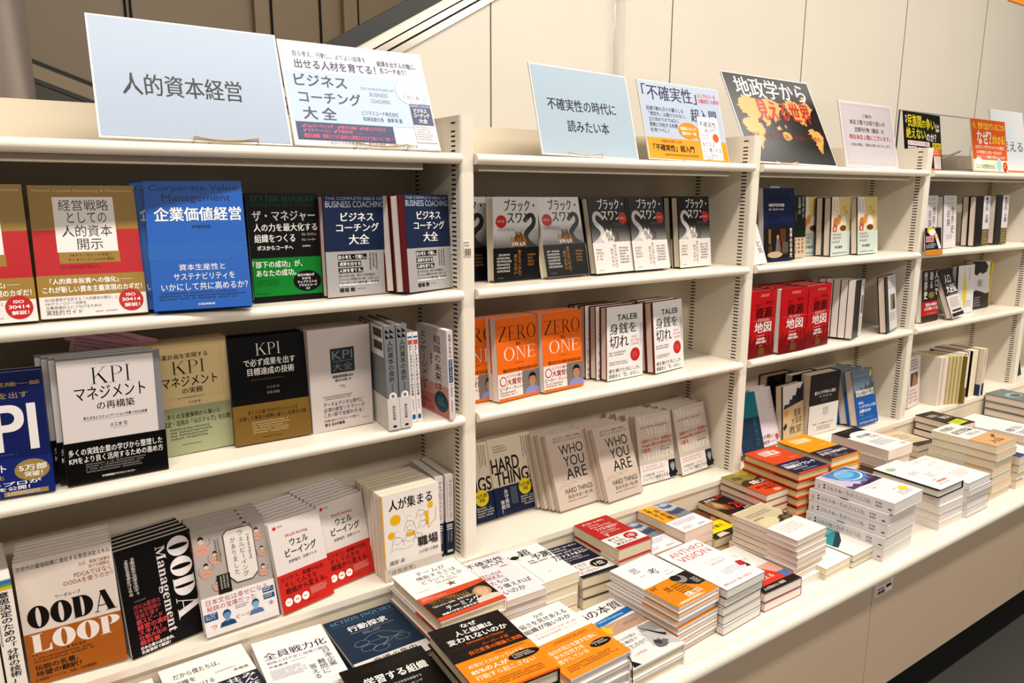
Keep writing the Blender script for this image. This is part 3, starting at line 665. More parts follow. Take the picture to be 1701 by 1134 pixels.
design('wellj', .130, .190, .018, '#b5a89f', blob(10, 86, 14) + blob(26, 72, 10) + blob(12, 62, 11) + blob(86, 84, 10) + blob(90, 66, 8) + blob(72, 93, 9) + blob(88, 48, 9) + blob(24, 46, 8) + [
    ('p', [(40, 90), (46, 94), (78, 94), (82, 90), (82, 48), (72, 42), (50, 42), (40, 50)], '#3a322e'), ('p', [(41, 89.6), (46.5, 93.2), (77.5, 93.2), (81, 89.6), (81, 48.4), (71.5, 42.8), (50.5, 42.8), (41, 50.4)], '#ddd2ca'),
    ('t', 'ウェルビーイング', 60, 46, 68, 91, K, 'v'), ('t', 'がありました', 49, 50, 56, 86, K, 'v'), ('g', 71, 56, 77, 86, 1, '#4a403c', 1), ('g', 27, 64, 35, 88, 2, '#3a322e', 1),
    ('r', 24, 36, 42, 54, '#2a2422'), ('g', 27, 38, 40, 53, 3, '#d8ccc4', 1)],
    obi=(36, '#e2dad6', [('t', '日本文化は幸せになる', 5, 28.5, 90, 33.8, '#b8343a'), ('t', '秘訣の宝庫だった', 5, 22.6, 72, 27.8, '#b8343a'), ('r', 0, 14, 18, 21, '#2a5a8a'), ('r', 82, 25, 98, 30, '#2a5a8a'), ('r', 82, 18.6, 98, 23.6, '#2a5a8a'), ('g', 2, 15, 17, 20.4, 3, W_), ('g', 83, 25.6, 97, 29.6, 2, W_), ('g', 83, 19.2, 97, 23.2, 2, W_),
        ('g', 42, 17.6, 62, 21.6, 2, '#4a5a78')] + face_art(30, 15.6, 5.4, '#24507e', '#6a9ac2', '#22507e', .72) + face_art(70, 17.6, 5, '#24507e', '#8ab0d0', '#4a80b0', .72) + [('t', 'ウ', 8, 6, 15, 10, '#c0444a'), ('t', 'ビーイング', 42, 9, 74, 13, '#c0444a'), ('t', '本', 88, 12, 95, 16.5, '#c0444a'), ('r', 0, 0, 100, 4, '#ded6d0')]))
design('well', .108, .174, .0125, '#ded3ce', [('e', 10, 94, 3.2, 2, RED), ('g', 15, 93, 27, 95.6, 2, '#5a504c'), ('t', 'Well-being', 27, 80, 72, 84, '#c83a38', 's'), ('t', 'ウェル', 34, 70, 70, 78, K, 'b'), ('t', 'ビーイング', 22, 59, 84, 68, K, 'b'), ('t', '前野隆司・前野マドカ', 26, 52, 82, 55.6, K)],
    obi=(42.5, '#d22a20', [('t', 'ビジネス、組織や社会、', 6, 34.6, 92, 39.6, '#2a1010', 'm'), ('t', 'そして人生を', 10, 27.8, 74, 33.4, '#2a1010', 'm'), ('t', '根底から変える。', 10, 20, 92, 26.6, '#2a1010', 'bm'), ('e', 12, 11.6, 7, 4.4, W_), ('e', 28.5, 11.6, 7, 4.4, W_), ('e', 45, 11.6, 7, 4.4, W_),
        ('t', '幸せ', 8.4, 10.8, 15.6, 12.6, RED, 'b'), ('t', '健康', 25, 10.8, 32, 12.6, RED, 'b'), ('t', '福祉', 41.5, 10.8, 48.5, 12.6, RED, 'b'), ('g', 56, 10, 92, 18, 4, '#f0c0b0'), ('g', 46, 4.4, 76, 6, 1, '#5a100c')]))
def fig(x, y, s):
    return [('e', x, y, s * .45, s * .3, '#e8dfd8'), ('l', [(x - s * .4, y + s * .1), (x, y + s * .36), (x + s * .4, y + s * .1)], .8, '#d8a400'), ('l', [(x - s, y - s * 1.4), (x - s * .6, y - s * .4), (x, y - s * .3), (x + s * .7, y - s * .5), (x + s, y - s * 1.4)], .5, '#4a4440'), ('l', [(x - s * .6, y - s * .9), (x, y - s * 1.1), (x + s * .9, y - s * .7)], .4, '#4a4440')]
design('shoku', .132, .187, .014, '#e6ddd5', [('r', 0, 0, 2, 100, '#dfa400'), ('t', '人が集まる', 12, 80, 88, 93, K, 'bm'), ('e', 22, 69, 9, 6, '#e6b000'), ('e', 84, 76, 5, 4, '#e6b000'), ('e', 14, 52, 6, 4, '#e6b000'), ('r', 40, 46, 54, 51, '#e6b000'), ('r', 74, 54, 80, 70, '#e6b000'), ('l', [(78, 50), (92, 58), (94, 72)], 1.6, '#e6b000')]
    + fig(46, 67, 10) + fig(66, 76, 9) + fig(70, 63, 10) + fig(24, 52, 11) + fig(46, 56, 9) + fig(60, 50, 9) + [('l', [(10, 34), (20, 36), (34, 33), (52, 35)], .5, '#5a504c'), ('l', [(30, 44), (44, 40), (60, 43)], .5, '#5a504c'),
    ('t', '職場', 58, 30, 95, 42, K, 'bm'), ('t', '人が避ける職場', 60, 22, 94, 26, '#3a3430'), ('t', '渡部 卓', 8, 18, 34, 23, K)],
    obi=(15, '#d9cec2', [('t', '「成長感覚」', 6, 6.5, 52, 12, '#8a8078')]), page='c')
design('hrp', .130, .187, .019, '#ddd2cc', [], obi=(42, '#1e2c48', [], [('r', 10, 38, 84, 39.2, W_), ('r', 10, 35.4, 84, 36.6, W_), ('r', 10, 32.6, 84, 33.8, W_), ('g', 14, 14, 46, 31, 1, '#a8b0c0', 1), ('g', 54, 14, 86, 31, 1, '#c8ccd4', 1), ('r', 16, 4, 84, 7, '#c8ccd4')]),
    sp=[('t', 'HRプロファイリング', 42, 46, 84, 94, '#3a3436', 'v'), ('g', 14, 44, 30, 92, 1, '#9a7a7a', 1)])
# ---- bay two
swan_neck = [(96, 36), (84, 41), (74, 47), (71, 54), (77, 60), (86, 65), (90, 71), (87, 77), (79, 78.5), (73, 75)]
def swan(kind):
    bg, fg = ('#d9d5d3', K) if kind == 'w' else ('#24201f', W_)
    mir = (lambda p: p) if kind == 'w' else (lambda p: [(100 - a, b) for a, b in p])
    nk = '#4a4644' if kind == 'w' else '#c9c2be'
    ob, of = ('#191716', '#b07838') if kind == 'w' else ('#ded6d0', '#a8743c')
    wing = '#6a4422' if kind == 'w' else '#dcd4cc'
    els = [('r', 0, 38 + 3 * j, 100, 41 + 3 * j, '#%02x%02x%02x' % tuple(int(p + (q - p) * (1 - (j + 1) / 10)) for p, q in zip((0xd9, 0xd5, 0xd3), (0x5a, 0x55, 0x52)) ) if kind == 'w' else '#%02x%02x%02x' % tuple(int(p + (q - p) * (1 - (j + 1) / 10)) for p, q in zip((0x24, 0x20, 0x1f), (0xa8, 0xa2, 0x9e)))) for j in range(9)] + [
        ('l', mir(swan_neck), (17, 8), nk), ('p', mir([(40, 44), (46, 52), (50, 58), (54, 54), (60, 58), (66, 52), (78, 46), (70, 40), (46, 40)]), wing), ('p', mir([(77, 79.6), (72, 79), (64, 71.5), (69, 71), (75, 74)]), nk),
        ('t', 'ブラック・', 24, 83, 91, 97, fg, 'm'), ('t', 'スワン', 30, 69, 82, 81, fg, 'm'),
        ('e', 17 if kind == 'w' else 86, 71, 11.5, 7.6, '#c8261e'), ('g', *((9, 69.4, 25, 72.6) if kind == 'w' else (78, 69.4, 94, 72.6)), 2, W_),
        ('g', *((8, 59, 50, 63) if kind == 'w' else (58, 61, 96, 65)), 2, '#8a8480'), ('t', 'THE', 46, 54, 64, 59, '#8a5a2a' if kind == 'w' else '#5a4a40', 's'), ('t', 'BLACK', 36, 47, 72, 53, '#a86a2c' if kind == 'w' else '#5a4a40', 's'), ('t', 'SWAN', 40, 41.5, 70, 46.5, '#d8cfc8' if kind == 'w' else '#6a5040', 's')]
    lf, rt = (74, 94), (6, 40)
    if kind == 'k': lf, rt = (6, 26), (66, 95)
    obi = (40, ob, [('t', 'ありえないなんて', 52 if kind == 'w' else 52, 6, 60, 37, of, 'vm'), ('t', 'ありえない', 43 if kind == 'w' else 43, 8, 51, 32, of, 'vm'), ('g', rt[0], 10, rt[1], 33, 6, '#d8d0c8' if kind == 'w' else '#3a3430'), ('g', lf[0], 16, lf[1], 32, 4, of), ('g', 8, 3, 24, 5, 1, '#8a8480')])
    return els, obi
for kk in 'wk':
    e_, o_ = swan(kk)
    design('swan' + kk, .130, .185, .024, '#d9d5d3' if kk == 'w' else '#24201f', e_, o_, hard=True, page='c')
design('zero', .128, .186, .020, '#ee6a14', [('t', 'ZERO', 5, 72, 95, 90, '#3a120a', 'sl'), ('t', 'to', 46, 65.5, 56, 70, '#5a1a0c', 's'), ('t', 'ONE', 16, 48, 92, 64, '#f3e6dc', 'sl'), ('g', 40, 43, 66, 45, 1, '#8a3a12'), ('t', '君はゼロから何を生み出せるか', 12, 34, 96, 38.5, '#5a1a0c', 'b')],
    obi=(33, '#e6d9d2', [('r', 0, 0, 100, 3.6, '#ee6a14'), ('e', 11, 24, 8, 6, '#c03a30'), ('e', 11, 24, 6.2, 4.6, '#e6d9d2'), ('t', 'ビジネス書大賞', 20, 27.4, 66, 31, '#b03028'), ('t', '大賞受賞', 20, 18.6, 66, 26, '#b8281e', 'bm'), ('t', 'ピーター・ティール', 3, 12, 62, 17.4, K), ('g', 3, 5, 52, 11, 2, '#a83028'), ('r', 58, 4, 100, 33, '#8c8078')] + face_art(82, 20.5, 9.5, '#2a201c', '#c48a68', '#8f90c8', .72) + [('r', 0, 0, 100, 3.6, '#ee6a14')]))
design('taleb', .129, .184, .024, '#e9e3df', [('t', 'TALEB', 28, 80.6, 84, 88.4, K, 'b'), ('t', '身銭を', 7, 62, 82, 77, K, 'm'), ('t', '切れ', 7, 43.5, 60, 60, K, 'm'), ('t', 'SKIN', 68, 54.5, 84, 57.6, '#d85a60'), ('t', 'IN THE', 66, 49.5, 90, 52.6, '#d85a60'), ('t', 'GAME', 67, 44.5, 88, 47.6, '#d85a60'),
    ('e', 78, 31, 13.5, 9.4, '#d0282c'), ('g', 70, 27, 87, 35, 4, '#e87a74'), ('g', 5, 32, 56, 38.6, 2, '#3a3430'), ('g', 5, 19.6, 60, 25, 2, '#3a3430'), ('t', '魂を捧げた先にしか、', 4, 9.6, 92, 15.4, K), ('t', '価値ある「生」はない。', 4, 2.6, 90, 8.4, K), ('g', 91, 40, 98, 74, 2, '#8a8890', 1)], hard=True, page='p', case='#7a1218')
design('hard', .133, .192, .020, '#d9cab2', [('g', 76, 66, 94, 96, 3, '#6a6054', 1), ('g', 10, 80, 46, 90, 3, '#6a6054'), ('t', 'HARD', 1, 56, 66, 74, K, 'b'), ('t', 'THINGS', 7, 38.5, 97, 56, K, 'b')],
    obi=(37, '#23305c', [('t', '永守重信', 21, 9, 31, 33, W_, 'vm'), ('t', '推薦！', 11, 3, 20, 20, W_, 'vm'), ('g', 36, 8, 52, 34, 4, '#aab0c8', 1), ('e', 72, 30.5, 15, 10.4, '#e8d020'), ('t', '10万部', 60, 30.6, 84, 36, K, 'b'), ('t', '突破', 66, 25.4, 78, 30, K, 'b'), ('g', 58, 6, 97, 19, 4, W_)]))
design('who', .131, .192, .0155, '#cbb8a8', [('t', '答えがない難問と困難に', 18, 91.5, 90, 94.5, '#6a5c52', 'l'), ('t', '君はどう立ち向かうか', 16, 87.6, 92, 90.4, '#6a5c52', 'l'), ('t', 'WHO', 27, 70, 88, 83, K), ('t', 'YOU', 33, 54, 86, 67.6, K), ('t', 'ARE', 33, 37, 86, 51.4, K),
    ('l', [(12, 30), (24, 35), (30, 31), (44, 34), (56, 31)], .5, '#8a7a6c'), ('l', [(8, 27), (20, 31), (36, 28), (58, 35), (72, 32)], .4, '#8a7a6c'), ('t', 'HARD THINGS', 22, 19.4, 92, 26, '#2a221e'), ('t', '著者待望の第2弾', 26, 12.4, 90, 17.6, '#8c7c70'), ('g', 24, 8, 88, 10.4, 1, '#7a6c62')], hard=True, page='p')
design('measure', .131, .190, .022, '#cbbcae', [('t', 'Measure', 6, 85, 96, 97, '#ddd2c8', 's'), ('t', 'What', 26, 68, 84, 81, '#ddd2c8', 's'), ('t', 'Matters', 8, 33, 96, 47, '#ddd2c8', 's'), ('g', 12, 79, 94, 82, 1, '#3a322c'), ('t', '伝説のベンチャー投資家が', 10, 58.6, 97, 64, '#c8342c', 'b'), ('t', 'Googleに教えた成功手法', 10, 52.2, 94, 57.4, '#c8342c', 'b'), ('t', 'OKR', 10, 44.6, 34, 50.6, '#c8342c', 'b'), ('t', 'ジョン・ドーア', 62, 47, 96, 50.4, K), ('g', 60, 42.6, 94, 45.6, 1, '#5a504a')],
    obi=(27, '#dfd6d0', [('g', 6, 17, 74, 25, 2, '#d89a94'), ('t', 'メガ成長企業・ベンチャー、', 6, 10.5, 72, 14, '#3a3432'), ('t', 'シンプルで確実な方法', 6, 4, 76, 9.6, '#2a2a34'), ('r', 80, 1, 100, 27, '#20283c')] + face_art(91, 17, 6.5, '#8a8e98', '#a8aab0', '#1a1f2c', .7) + [('g', 40, 1.4, 66, 2.8, 1, '#5a5654')]), hard=True, page='p')
# ---- bay three
design('parl', .148, .209, .020, '#12265a', [('t', 'PARLONS', 16, 83, 84, 91, '#091430', 'b'), ('t', '地政学世界地図', 16, 74.5, 66, 79, W_, 'b'), ('t', '激動・混迷世界の100の論点', 16, 69.6, 65, 72.4, W_), ('t', 'GEO', 16, 55, 46, 64, '#091430', 'b'), ('t', 'POLITIQUE', 16, 44, 96, 52, '#091430', 'b')],
    obi=(46.5, '#2a1a12', [('r', 0, 0, 100, 3.4, '#12265a'), ('r', 14, 24, 22, 44, '#8a6a3c'), ('p', [(12, 20), (24, 24), (26, 6), (14, 8)], '#5c4426'), ('r', 52, 26, 70, 44, '#6a3c22'), ('e', 44, 33, 4, 3.4, '#c08a60'), ('p', [(34, 8), (40, 30), (48, 30), (54, 8)], '#6a7c80'), ('p', [(42, 28), (50, 28), (54, 14), (48, 12)], '#a8503c'), ('e', 34, 9, 24, 4.4, '#c4a488'), ('g', 58, 8, 78, 26, 6, '#b8a890', 1), ('t', '世界の日本史', 83, 4, 92, 45, W_, 'vm')]))
design('green', .130, .188, .020, '#1c3524', [('t', '日本史の', 86, 64, 94, 98, '#d8d4c0', 'vm'), ('t', '忘却の', 70, 70, 80, 97, '#d8d4c0', 'vm'), ('g', 60, 56, 65, 74, 1, '#b0b09a', 1)], obi=(33, '#cbb494', [('g', 6, 2, 96, 32, 6, '#5a4a34', 1)]))
design('gold', .130, .183, .024, '#e2cfa4', [('p', [(30, 100), (100, 100), (100, 40), (60, 40)], '#d8c080'), ('r', 2, 66, 32, 100, '#e6d8cc'), ('t', '日本近現代史', 6, 76, 16, 96, '#a8402c', 'v'), ('t', 'お金をめぐる', 22, 74, 30, 96, '#5a4a40', 'v'), ('p', [(56, 84), (64, 76), (78, 74), (72, 80), (78, 86)], '#d8b020'), ('l', [(74, 70), (80, 76), (86, 72)], 2.2, '#2a2420'),
    ('e', 22, 56, 13, 9, '#c87a50'), ('e', 40, 62, 9, 8, '#e0923a'), ('e', 62, 56, 15, 12, '#e6e0d4'), ('e', 62, 47, 17, 5, '#7a4a30'), ('e', 18, 46, 11, 8, '#b85a48'), ('e', 18, 46, 5, 3.6, '#e0b8a0'), ('g', 94, 4, 99, 60, 1, '#4a4a34', 1)],
    obi=(41, '#c9d4ca', [('g', 8, 27, 60, 38, 2, '#b84a40'), ('g', 8, 20, 54, 26, 1, '#b84a40'), ('t', '寺井重里', 20, 12.4, 60, 17, K, 'bm'), ('g', 8, 2, 92, 6, 1, '#4a6a6a')]), hard=True, page='p', case='#183c34')
def sky(cols, c, seed):
    r = random.Random(seed); out = []
    x = 0
    while x < 100:
        w = r.uniform(2, 5); out.append(('r', x, 0, min(100, x + w), r.uniform(12, 34), c)); x += w + r.uniform(0, 1)
    return out
design('shigen', .130, .191, .026, '#c60c16', sky(0, '#8e0a12', 3) + [('g', 36, 90, 74, 94.6, 2, '#e8c8b8'), ('t', '新しい', 24, 77, 44, 82, '#7a0a10', 'm'), ('t', '世界の', 58, 79, 84, 84, '#7a0a10', 'm'), ('t', '資源', 22, 59, 84, 75, '#34080a', 'm'), ('g', 30, 53, 80, 58, 2, '#f0d8d0'), ('t', '地図', 20, 37, 84, 53, W_, 'm'), ('l', [(0, 56), (100, 56)], .35, '#e89a90'),
    ('g', 30, 31, 64, 33.6, 1, '#f0c8b8'), ('t', '気候変動・', 32, 25.6, 66, 29.6, W_, 'b'), ('t', '国家の衝突', 30, 20.6, 68, 24.8, W_, 'b'), ('r', 40, 3, 62, 14, '#7a5a20'), ('g', 42, 16.4, 58, 18, 1, '#f0c8b8')], hard=True, page='w')
design('ref', .129, .187, .022, '#151211', [('g', 10, 10, 90, 90, 14, '#3a3634')], hard=True, page='w')
design('photojacket', .130, .188, .024, '#15100f', [('r', 26, 0, 100, 100, '#d9d2d2'), ('r', 44, 38, 88, 66, '#6a6a54'), ('r', 44, 38, 62, 66, '#a87c3c'), ('p', [(62, 38), (88, 38), (88, 60), (70, 52)], '#2c3a40'), ('g', 30, 72, 94, 98, 5, '#6a6668', 1), ('g', 32, 18, 92, 34, 6, '#8a8688'), ('r', 26, 0, 100, 3, '#78a0a8')], hard=True, page='p')
design('teal', .129, .186, .020, '#0b7f90', [('r', 0, 0, 100, 58, '#123c5c'), ('t', '東大式', 70, 10, 84, 56, '#2a7090', 'v'), ('g', 8, 6, 52, 24, 3, '#2c6078')])
design('tata', .120, .184, .020, '#d9ccd0', [('g', 10, 62, 30, 64, 1, '#7a7074'), ('g', 70, 62, 90, 64, 1, '#7a7074'), ('l', [(0, 12.5), (100, 12.5)], .3, '#a89a9c'), ('t', '海の戦い', 4, 13, 74, 20, '#b0404c', 'bm'), ('e', 88, 13, 9, 5, '#c0505a'), ('t', '地政学', 6, 4, 50, 10, '#b0404c', 'b'), ('g', 54, 5, 94, 8, 1, '#b0707a')], spine='R')
design('kyo', .127, .183, .026, '#d9d0cc', [('p', [(30, 66), (34, 74), (42, 72), (48, 80), (60, 78), (70, 92), (82, 88), (100, 100), (100, 60), (0, 56), (8, 66)], '#1f2340'), ('p', [(0, 0), (100, 0), (100, 66), (0, 58)], '#cfb083'), ('t', '農業', 52, 40, 86, 54, '#3a2c24', 'm'), ('t', '大革命', 40, 26, 92, 40, '#3a2c24', 'm'), ('t', '教室', 30, 10, 90, 25, '#4a3628', 'm'), ('p', [(0, 26), (14, 34), (20, 26), (6, 20)], '#2a2034'), ('e', 16, 50, 10, 6, '#d08a50')], hard=True, page='c', case='#241a16')
design('bour', .148, .207, .044, '#2b2624', [('t', '暴力と不平等の人類史', 14, 66, 88, 72, W_, 'b'), ('t', '戦争・革命・崩壊・疫病', 32, 61, 74, 63.6, W_), ('t', 'The Great Leveler', 36, 82, 84, 86, '#4a4440', 's'), ('g', 40, 53, 66, 58, 2, '#8a827c')],
    obi=(49, '#ddd4cc', [('g', 46, 28, 66, 44, 4, '#5a524c', 1), ('t', '平等は、いつも破壊のあとに訪れる', 14, 15.6, 86, 18.6, '#5a524c'), ('g', 28, 5, 84, 13, 4, '#8a827c')]), hard=True, page='p')
design('ref2', .135, .200, .034, '#1a1614', [], hard=True, page='p')
design('intel', .130, .190, .030, '#70849a', [('p', [(0, 62), (30, 60), (34, 70), (40, 64), (54, 66), (58, 76), (64, 68), (80, 70), (86, 80), (92, 72), (100, 74), (100, 50), (0, 50)], '#4a5664'), ('r', 0, 88, 100, 89.4, '#8a9cb0'), ('r', 0, 80, 60, 81, '#8a9cb0'), ('t', 'ESSENTIALS OF', 8, 58, 96, 63.5, W_, 'b'), ('t', 'INTELLIGENCE', 8, 52, 96, 57, W_, 'b')],
    obi=(50, '#0a5cb4', [('t', 'なぜ、', 14, 38, 40, 43, W_, 'b'), ('t', 'インテリジェンスは', 14, 30.6, 96, 36, W_, 'b'), ('t', '必要なのか', 14, 22.6, 70, 28.4, W_, 'b'), ('g', 14, 17.6, 34, 19.4, 1, W_), ('g', 14, 10, 84, 14, 2, '#6aa0d8'), ('t', 'インテリジェンス・エッセンシャル', 8, 2.6, 94, 6.8, W_, 'b')]), hard=True, page='p')
design('slim', .128, .182, .011, '#7c2a22', [], page='c')
design('slimblue', .128, .186, .013, '#14509a', [], page='c')
design('slimyellow', .128, .186, .009, '#e6c400', [], page='c')
# ---- bay four
design('ethnic', .130, .187, .022, '#ded6d6', [('g', 18, 90, 92, 97, 2, '#a09898'), ('g', 18, 83, 88, 87, 2, '#a09898'), ('t', '民族', 26, 42, 52, 72, '#5a3c34', 'vm'), ('t', '世界史', 58, 28, 82, 80, '#7a3c34', 'vm'), ('g', 24, 12, 70, 26, 4, '#8a8080', 1), ('l', [(0, 4), (100, 4)], .4, '#6a6262')], hard=True, page='w', case='#171210')
design('dai', .130, .184, .022, '#dbd3d1', [('r', 6, 92, 34, 97, '#171412'), ('l', [(8, 88), (24, 82), (22, 74), (8, 66)], 8, '#171412'), ('t', '大', 50, 70, 96, 98, K, 'b'), ('t', '宗教', 44, 28, 82, 62, K, 'vb'), ('t', 'に迫る', 8, 32, 26, 60, K, 'vb')], obi=(36, '#1a1614', [('t', 'しん', 44, 20, 84, 35, W_, 'm'), ('g', 10, 14, 70, 24, 2, '#b07830'), ('g', 10, 2, 70, 12, 3, '#b8b0a8')]), hard=True, page='p')
design('hei', .131, .187, .024, '#15100f', [], obi=None, hard=True, page='p', sp=[('r', 0, 0, 100, 100, '#ddd6d6'), ('r', 40, 92, 66, 97, '#171412'), ('t', '聖俗', 26, 70, 84, 90, '#4a4444', 'vm'), ('t', '王', 40, 54, 80, 60, K, 'b'), ('t', '国', 40, 46, 80, 52, K, 'b'), ('r', 0, 0, 100, 34, '#7c6834'), ('g', 12, 4, 90, 32, 1, '#c8b478', 1)])
design('sek', .130, .188, .020, '#38261e', [('t', '世界史', 10, 44, 32, 96, W_, 'vm'), ('t', '語る', 46, 64, 66, 96, W_, 'vm'), ('t', '人口で', 78, 50, 98, 97, W_, 'vm'), ('e', 58, 51, 20, 7, '#7a6a28'), ('g', 44, 47, 72, 56, 3, '#c8b878')],
    obi=(39, '#c2181c', [('r', 0, 0, 100, 12, '#3a2a20'), ('t', '国家の命運は', 22, 30, 92, 36, W_, 'b'), ('t', '人口が握っている', 14, 22, 98, 28.6, W_, 'b'), ('g', 30, 14, 90, 17, 1, '#e8a8a0')]))
design('jinko', .129, .186, .024, '#2a2422', [('t', '人口', 22, 70, 70, 88, W_, 'bm'), ('t', '大逆転', 16, 50, 96, 68, W_, 'bm'), ('l', [(20, 47), (96, 47)], .6, W_)], obi=(45, '#dcd2d0', [('r', 4, 2, 96, 9, '#2a2422'), ('r', 14, 12, 86, 16, '#3a3432'), ('g', 12, 20, 92, 40, 5, '#b89a98')]), hard=True, page='p')
design('yel', .130, .188, .022, '#e0d9d9', [('p', [(40, 98), (52, 60), (56, 34), (42, 8), (30, 34), (34, 62)], '#e2cc00'), ('t', '公正社会', 66, 68, 76, 96, '#7a7878', 'v'), ('l', [(0, 32), (100, 32)], .3, '#a8a2a2'), ('g', 44, 12, 92, 26, 4, '#a0a0a8')], hard=True, page='w', case='#171412')
design('bw', .147, .194, .026, '#ddd5d1', [('p', [(0, 100), (70, 98), (88, 88), (80, 76), (58, 72), (40, 76), (24, 70), (0, 76)], '#161210'), ('p', [(0, 34), (20, 40), (50, 36), (80, 30), (100, 32), (100, 0), (0, 0)], '#191513'), ('t', '帝国と', 30, 46, 60, 62, '#7a6c68', 'm'), ('g', 12, 4, 56, 26, 4, '#b8b0aa')], page='w')
design('vcard', .120, .189, .018, '#ddcfca', [('r', 14, 42, 78, 68, '#4a2c1e'), ('p', [(30, 44), (40, 66), (56, 64), (72, 56), (76, 42)], '#a8763c'), ('g', 14, 72, 84, 96, 4, '#7a7074'), ('g', 8, 6, 90, 36, 4, '#c89a94')])
for nm, pg, tt, bc in (('edgew', 'p', .026, '#e2d6c8'), ('edgec', 'c', .030, '#2a221c'), ('edgey', 'y', .018, '#c8b888'), ('edgep', 'p', .017, '#a08a78')):
    design(nm, .128, .186, tt, bc, [], page=pg)
design('slip', .128, .186, .018, '#8c7426', [], sp=[('r', 0, 34, 100, 100, '#e4dcd2'), ('g', 20, 4, 80, 30, 1, '#c8b468', 1)])
design('purple', .128, .186, .020, '#4a3038', [], sp=[('g', 20, 40, 80, 94, 2, '#c8a8a0', 1), ('r', 0, 0, 100, 30, '#a88458')])
design('bluetip', .130, .190, .030, '#dccab4', [('r', 0, 0, 100, 24, '#24406c')], page='c', sp=[('g', 30, 60, 70, 92, 1, '#5a5450', 1), ('r', 40, 0, 100, 26, '#24406c')])
# ---- on the counter
design('dakara', .140, .190, .022, '#ece6e0', [('t', 'だから僕たちは、', 12, 78, 66, 86, '#3a342e', 'm'), ('t', '組織を', 10, 67, 34, 74, '#3a342e', 'm'), ('t', '変えていける', 10, 56, 52, 63, '#3a342e', 'm'), ('g', 56, 66, 84, 69, 1, '#7a746c'), ('t', '斉藤徹', 76, 60, 94, 64, '#3a342e')],
       obi=(52, '#1c2840', [('t', 'みんな', 80, 30, 96, 50, W_, 'vm'), ('t', '共感', 62, 32, 78, 50, W_, 'vm')]))
design('zenin', .130, .188, .020, '#ece6e2', [('t', '全員戦力化', 8, 64, 94, 76, '#352f68', 'm'), ('t', '戦略人材不足と組織力開発', 9, 56.4, 92, 61, '#7a74a0'), ('t', '守島基博', 9, 50, 34, 53.6, '#4a4470'), ('g', 38, 50.6, 62, 53, 1, '#a09cb4'), ('g', 8, 30, 56, 46, 6, '#8c88a8'),
       ('t', '日本企業', 82, 26, 93, 56, '#352f68', 'v'), ('t', '難問に', 70, 18, 80, 42, '#352f68', 'v'), ('t', '答える', 57, 14, 67, 38, '#352f68', 'v')])
design('action', .143, .190, .019, '#163a58', [('t', 'ACTION INQUIRY', 5, 88, 97, 96, '#6b8aa4', 's'), ('t', 'TRANSFORMING LEADERSHIP', 6, 84, 97, 87.4, '#3a5f7c', 's'), ('t', '行動探求', 22, 70, 78, 80, W_, 'b'), ('l', [(22, 67), (84, 67)], .5, '#c8d0d8'), ('g', 36, 59, 66, 64, 2, '#9ab0c0')]
       + [('l', [(26 + 10 * math.cos(a * .449), 46 + 5 * math.sin(a * .449)) for a in range(15)], .5, '#a8b8c4'), ('l', [(30 + 10 * math.cos(a * .449), 36 + 5 * math.sin(a * .449)) for a in range(15)], .5, '#a8b8c4'), ('l', [(44 + 11 * math.cos(a * .449), 30 + 5 * math.sin(a * .449)) for a in range(15)], .5, '#a8b8c4'), ('l', [(78 + 10 * math.cos(a * .449), 36 + 5 * math.sin(a * .449)) for a in range(15)], .5, '#a8b8c4'),
          ('l', [(30, 50), (44, 56), (60, 56), (76, 46), (84, 42)], .5, '#a8b8c4'), ('l', [(20, 42), (40, 44), (56, 44), (80, 36)], .5, '#a8b8c4'), ('l', [(50, 50), (60, 40), (48, 32)], .6, '#c8d4dc'), ('l', [(36, 34), (60, 36), (84, 46)], .5, '#a8b8c4')],
       obi=(19, '#ddd6d0', [('t', '意識の集中、', 24, 8, 88, 17, '#4a443e', 'm')]), hard=True, page='c')
design('gakushu', .152, .210, .030, '#1c1816', [('t', 'THE FIFTH DISCIPLINE', 20, 87, 94, 93, '#3a3430', 's'), ('t', '学習する組織', 18, 70, 92, 81, W_, 'b'), ('t', 'システム思考で未来を創造する', 28, 62, 78, 65, '#d8d0c8'), ('t', 'ピーター・センゲ', 40, 56, 76, 59, '#d8d0c8'), ('g', 30, 40, 80, 52, 4, '#6a625c')], hard=True, page='c')
design('teaming', .145, .200, .026, '#ece5de', [('t', 'チームが', 30, 85, 76, 93, '#3c342e', 'l'), ('t', '機能するとは', 24, 76, 86, 83, '#3c342e', 'l'), ('t', 'どういうことか', 26, 67, 90, 74, '#3c342e', 'l'), ('t', 'TEAMING', 42, 61, 76, 65, '#a89a8c', 's'), ('p', [(52, 57), (58, 56), (60, 60), (62, 56), (68, 57), (63, 54), (65, 50), (60, 53), (54, 50), (57, 54)], '#8a5a30'), ('g', 6, 55, 30, 57, 1, '#b0a498')],
       obi=(46, '#d84a22', [('p', [(0, 34), (60, 36), (100, 39), (100, 6), (0, 6)], '#30221c'), ('t', '学習力と', 4, 41.4, 22, 44, '#f0c8b8'), ('t', '実行力を高める', 4, 38.6, 40, 41, '#f0c8b8'), ('t', 'マネジメント思想家のトップ', 8, 30.5, 66, 34, '#c89a3a'), ('t', 'ハーバード大学教授', 10, 27, 66, 30, '#c89a3a'), ('t', '「恐れのない組織」著者が解説する', 8, 22.6, 74, 26, W_), ('t', 'チーミング', 22, 12, 72, 20.6, W_, 'm'), ('t', '組織の学習と成長を促す方法', 10, 7.4, 76, 10.6, W_, 'b')]
            + face_art(83, 24.5, 9.6, '#c49a64', '#dcae90', '#d8cabc', .72, True) + [('r', 0, 0, 100, 6, '#d84a22')], [('r', 0, 0, 100, 100, '#d84a22')]), hard=True, page='c')
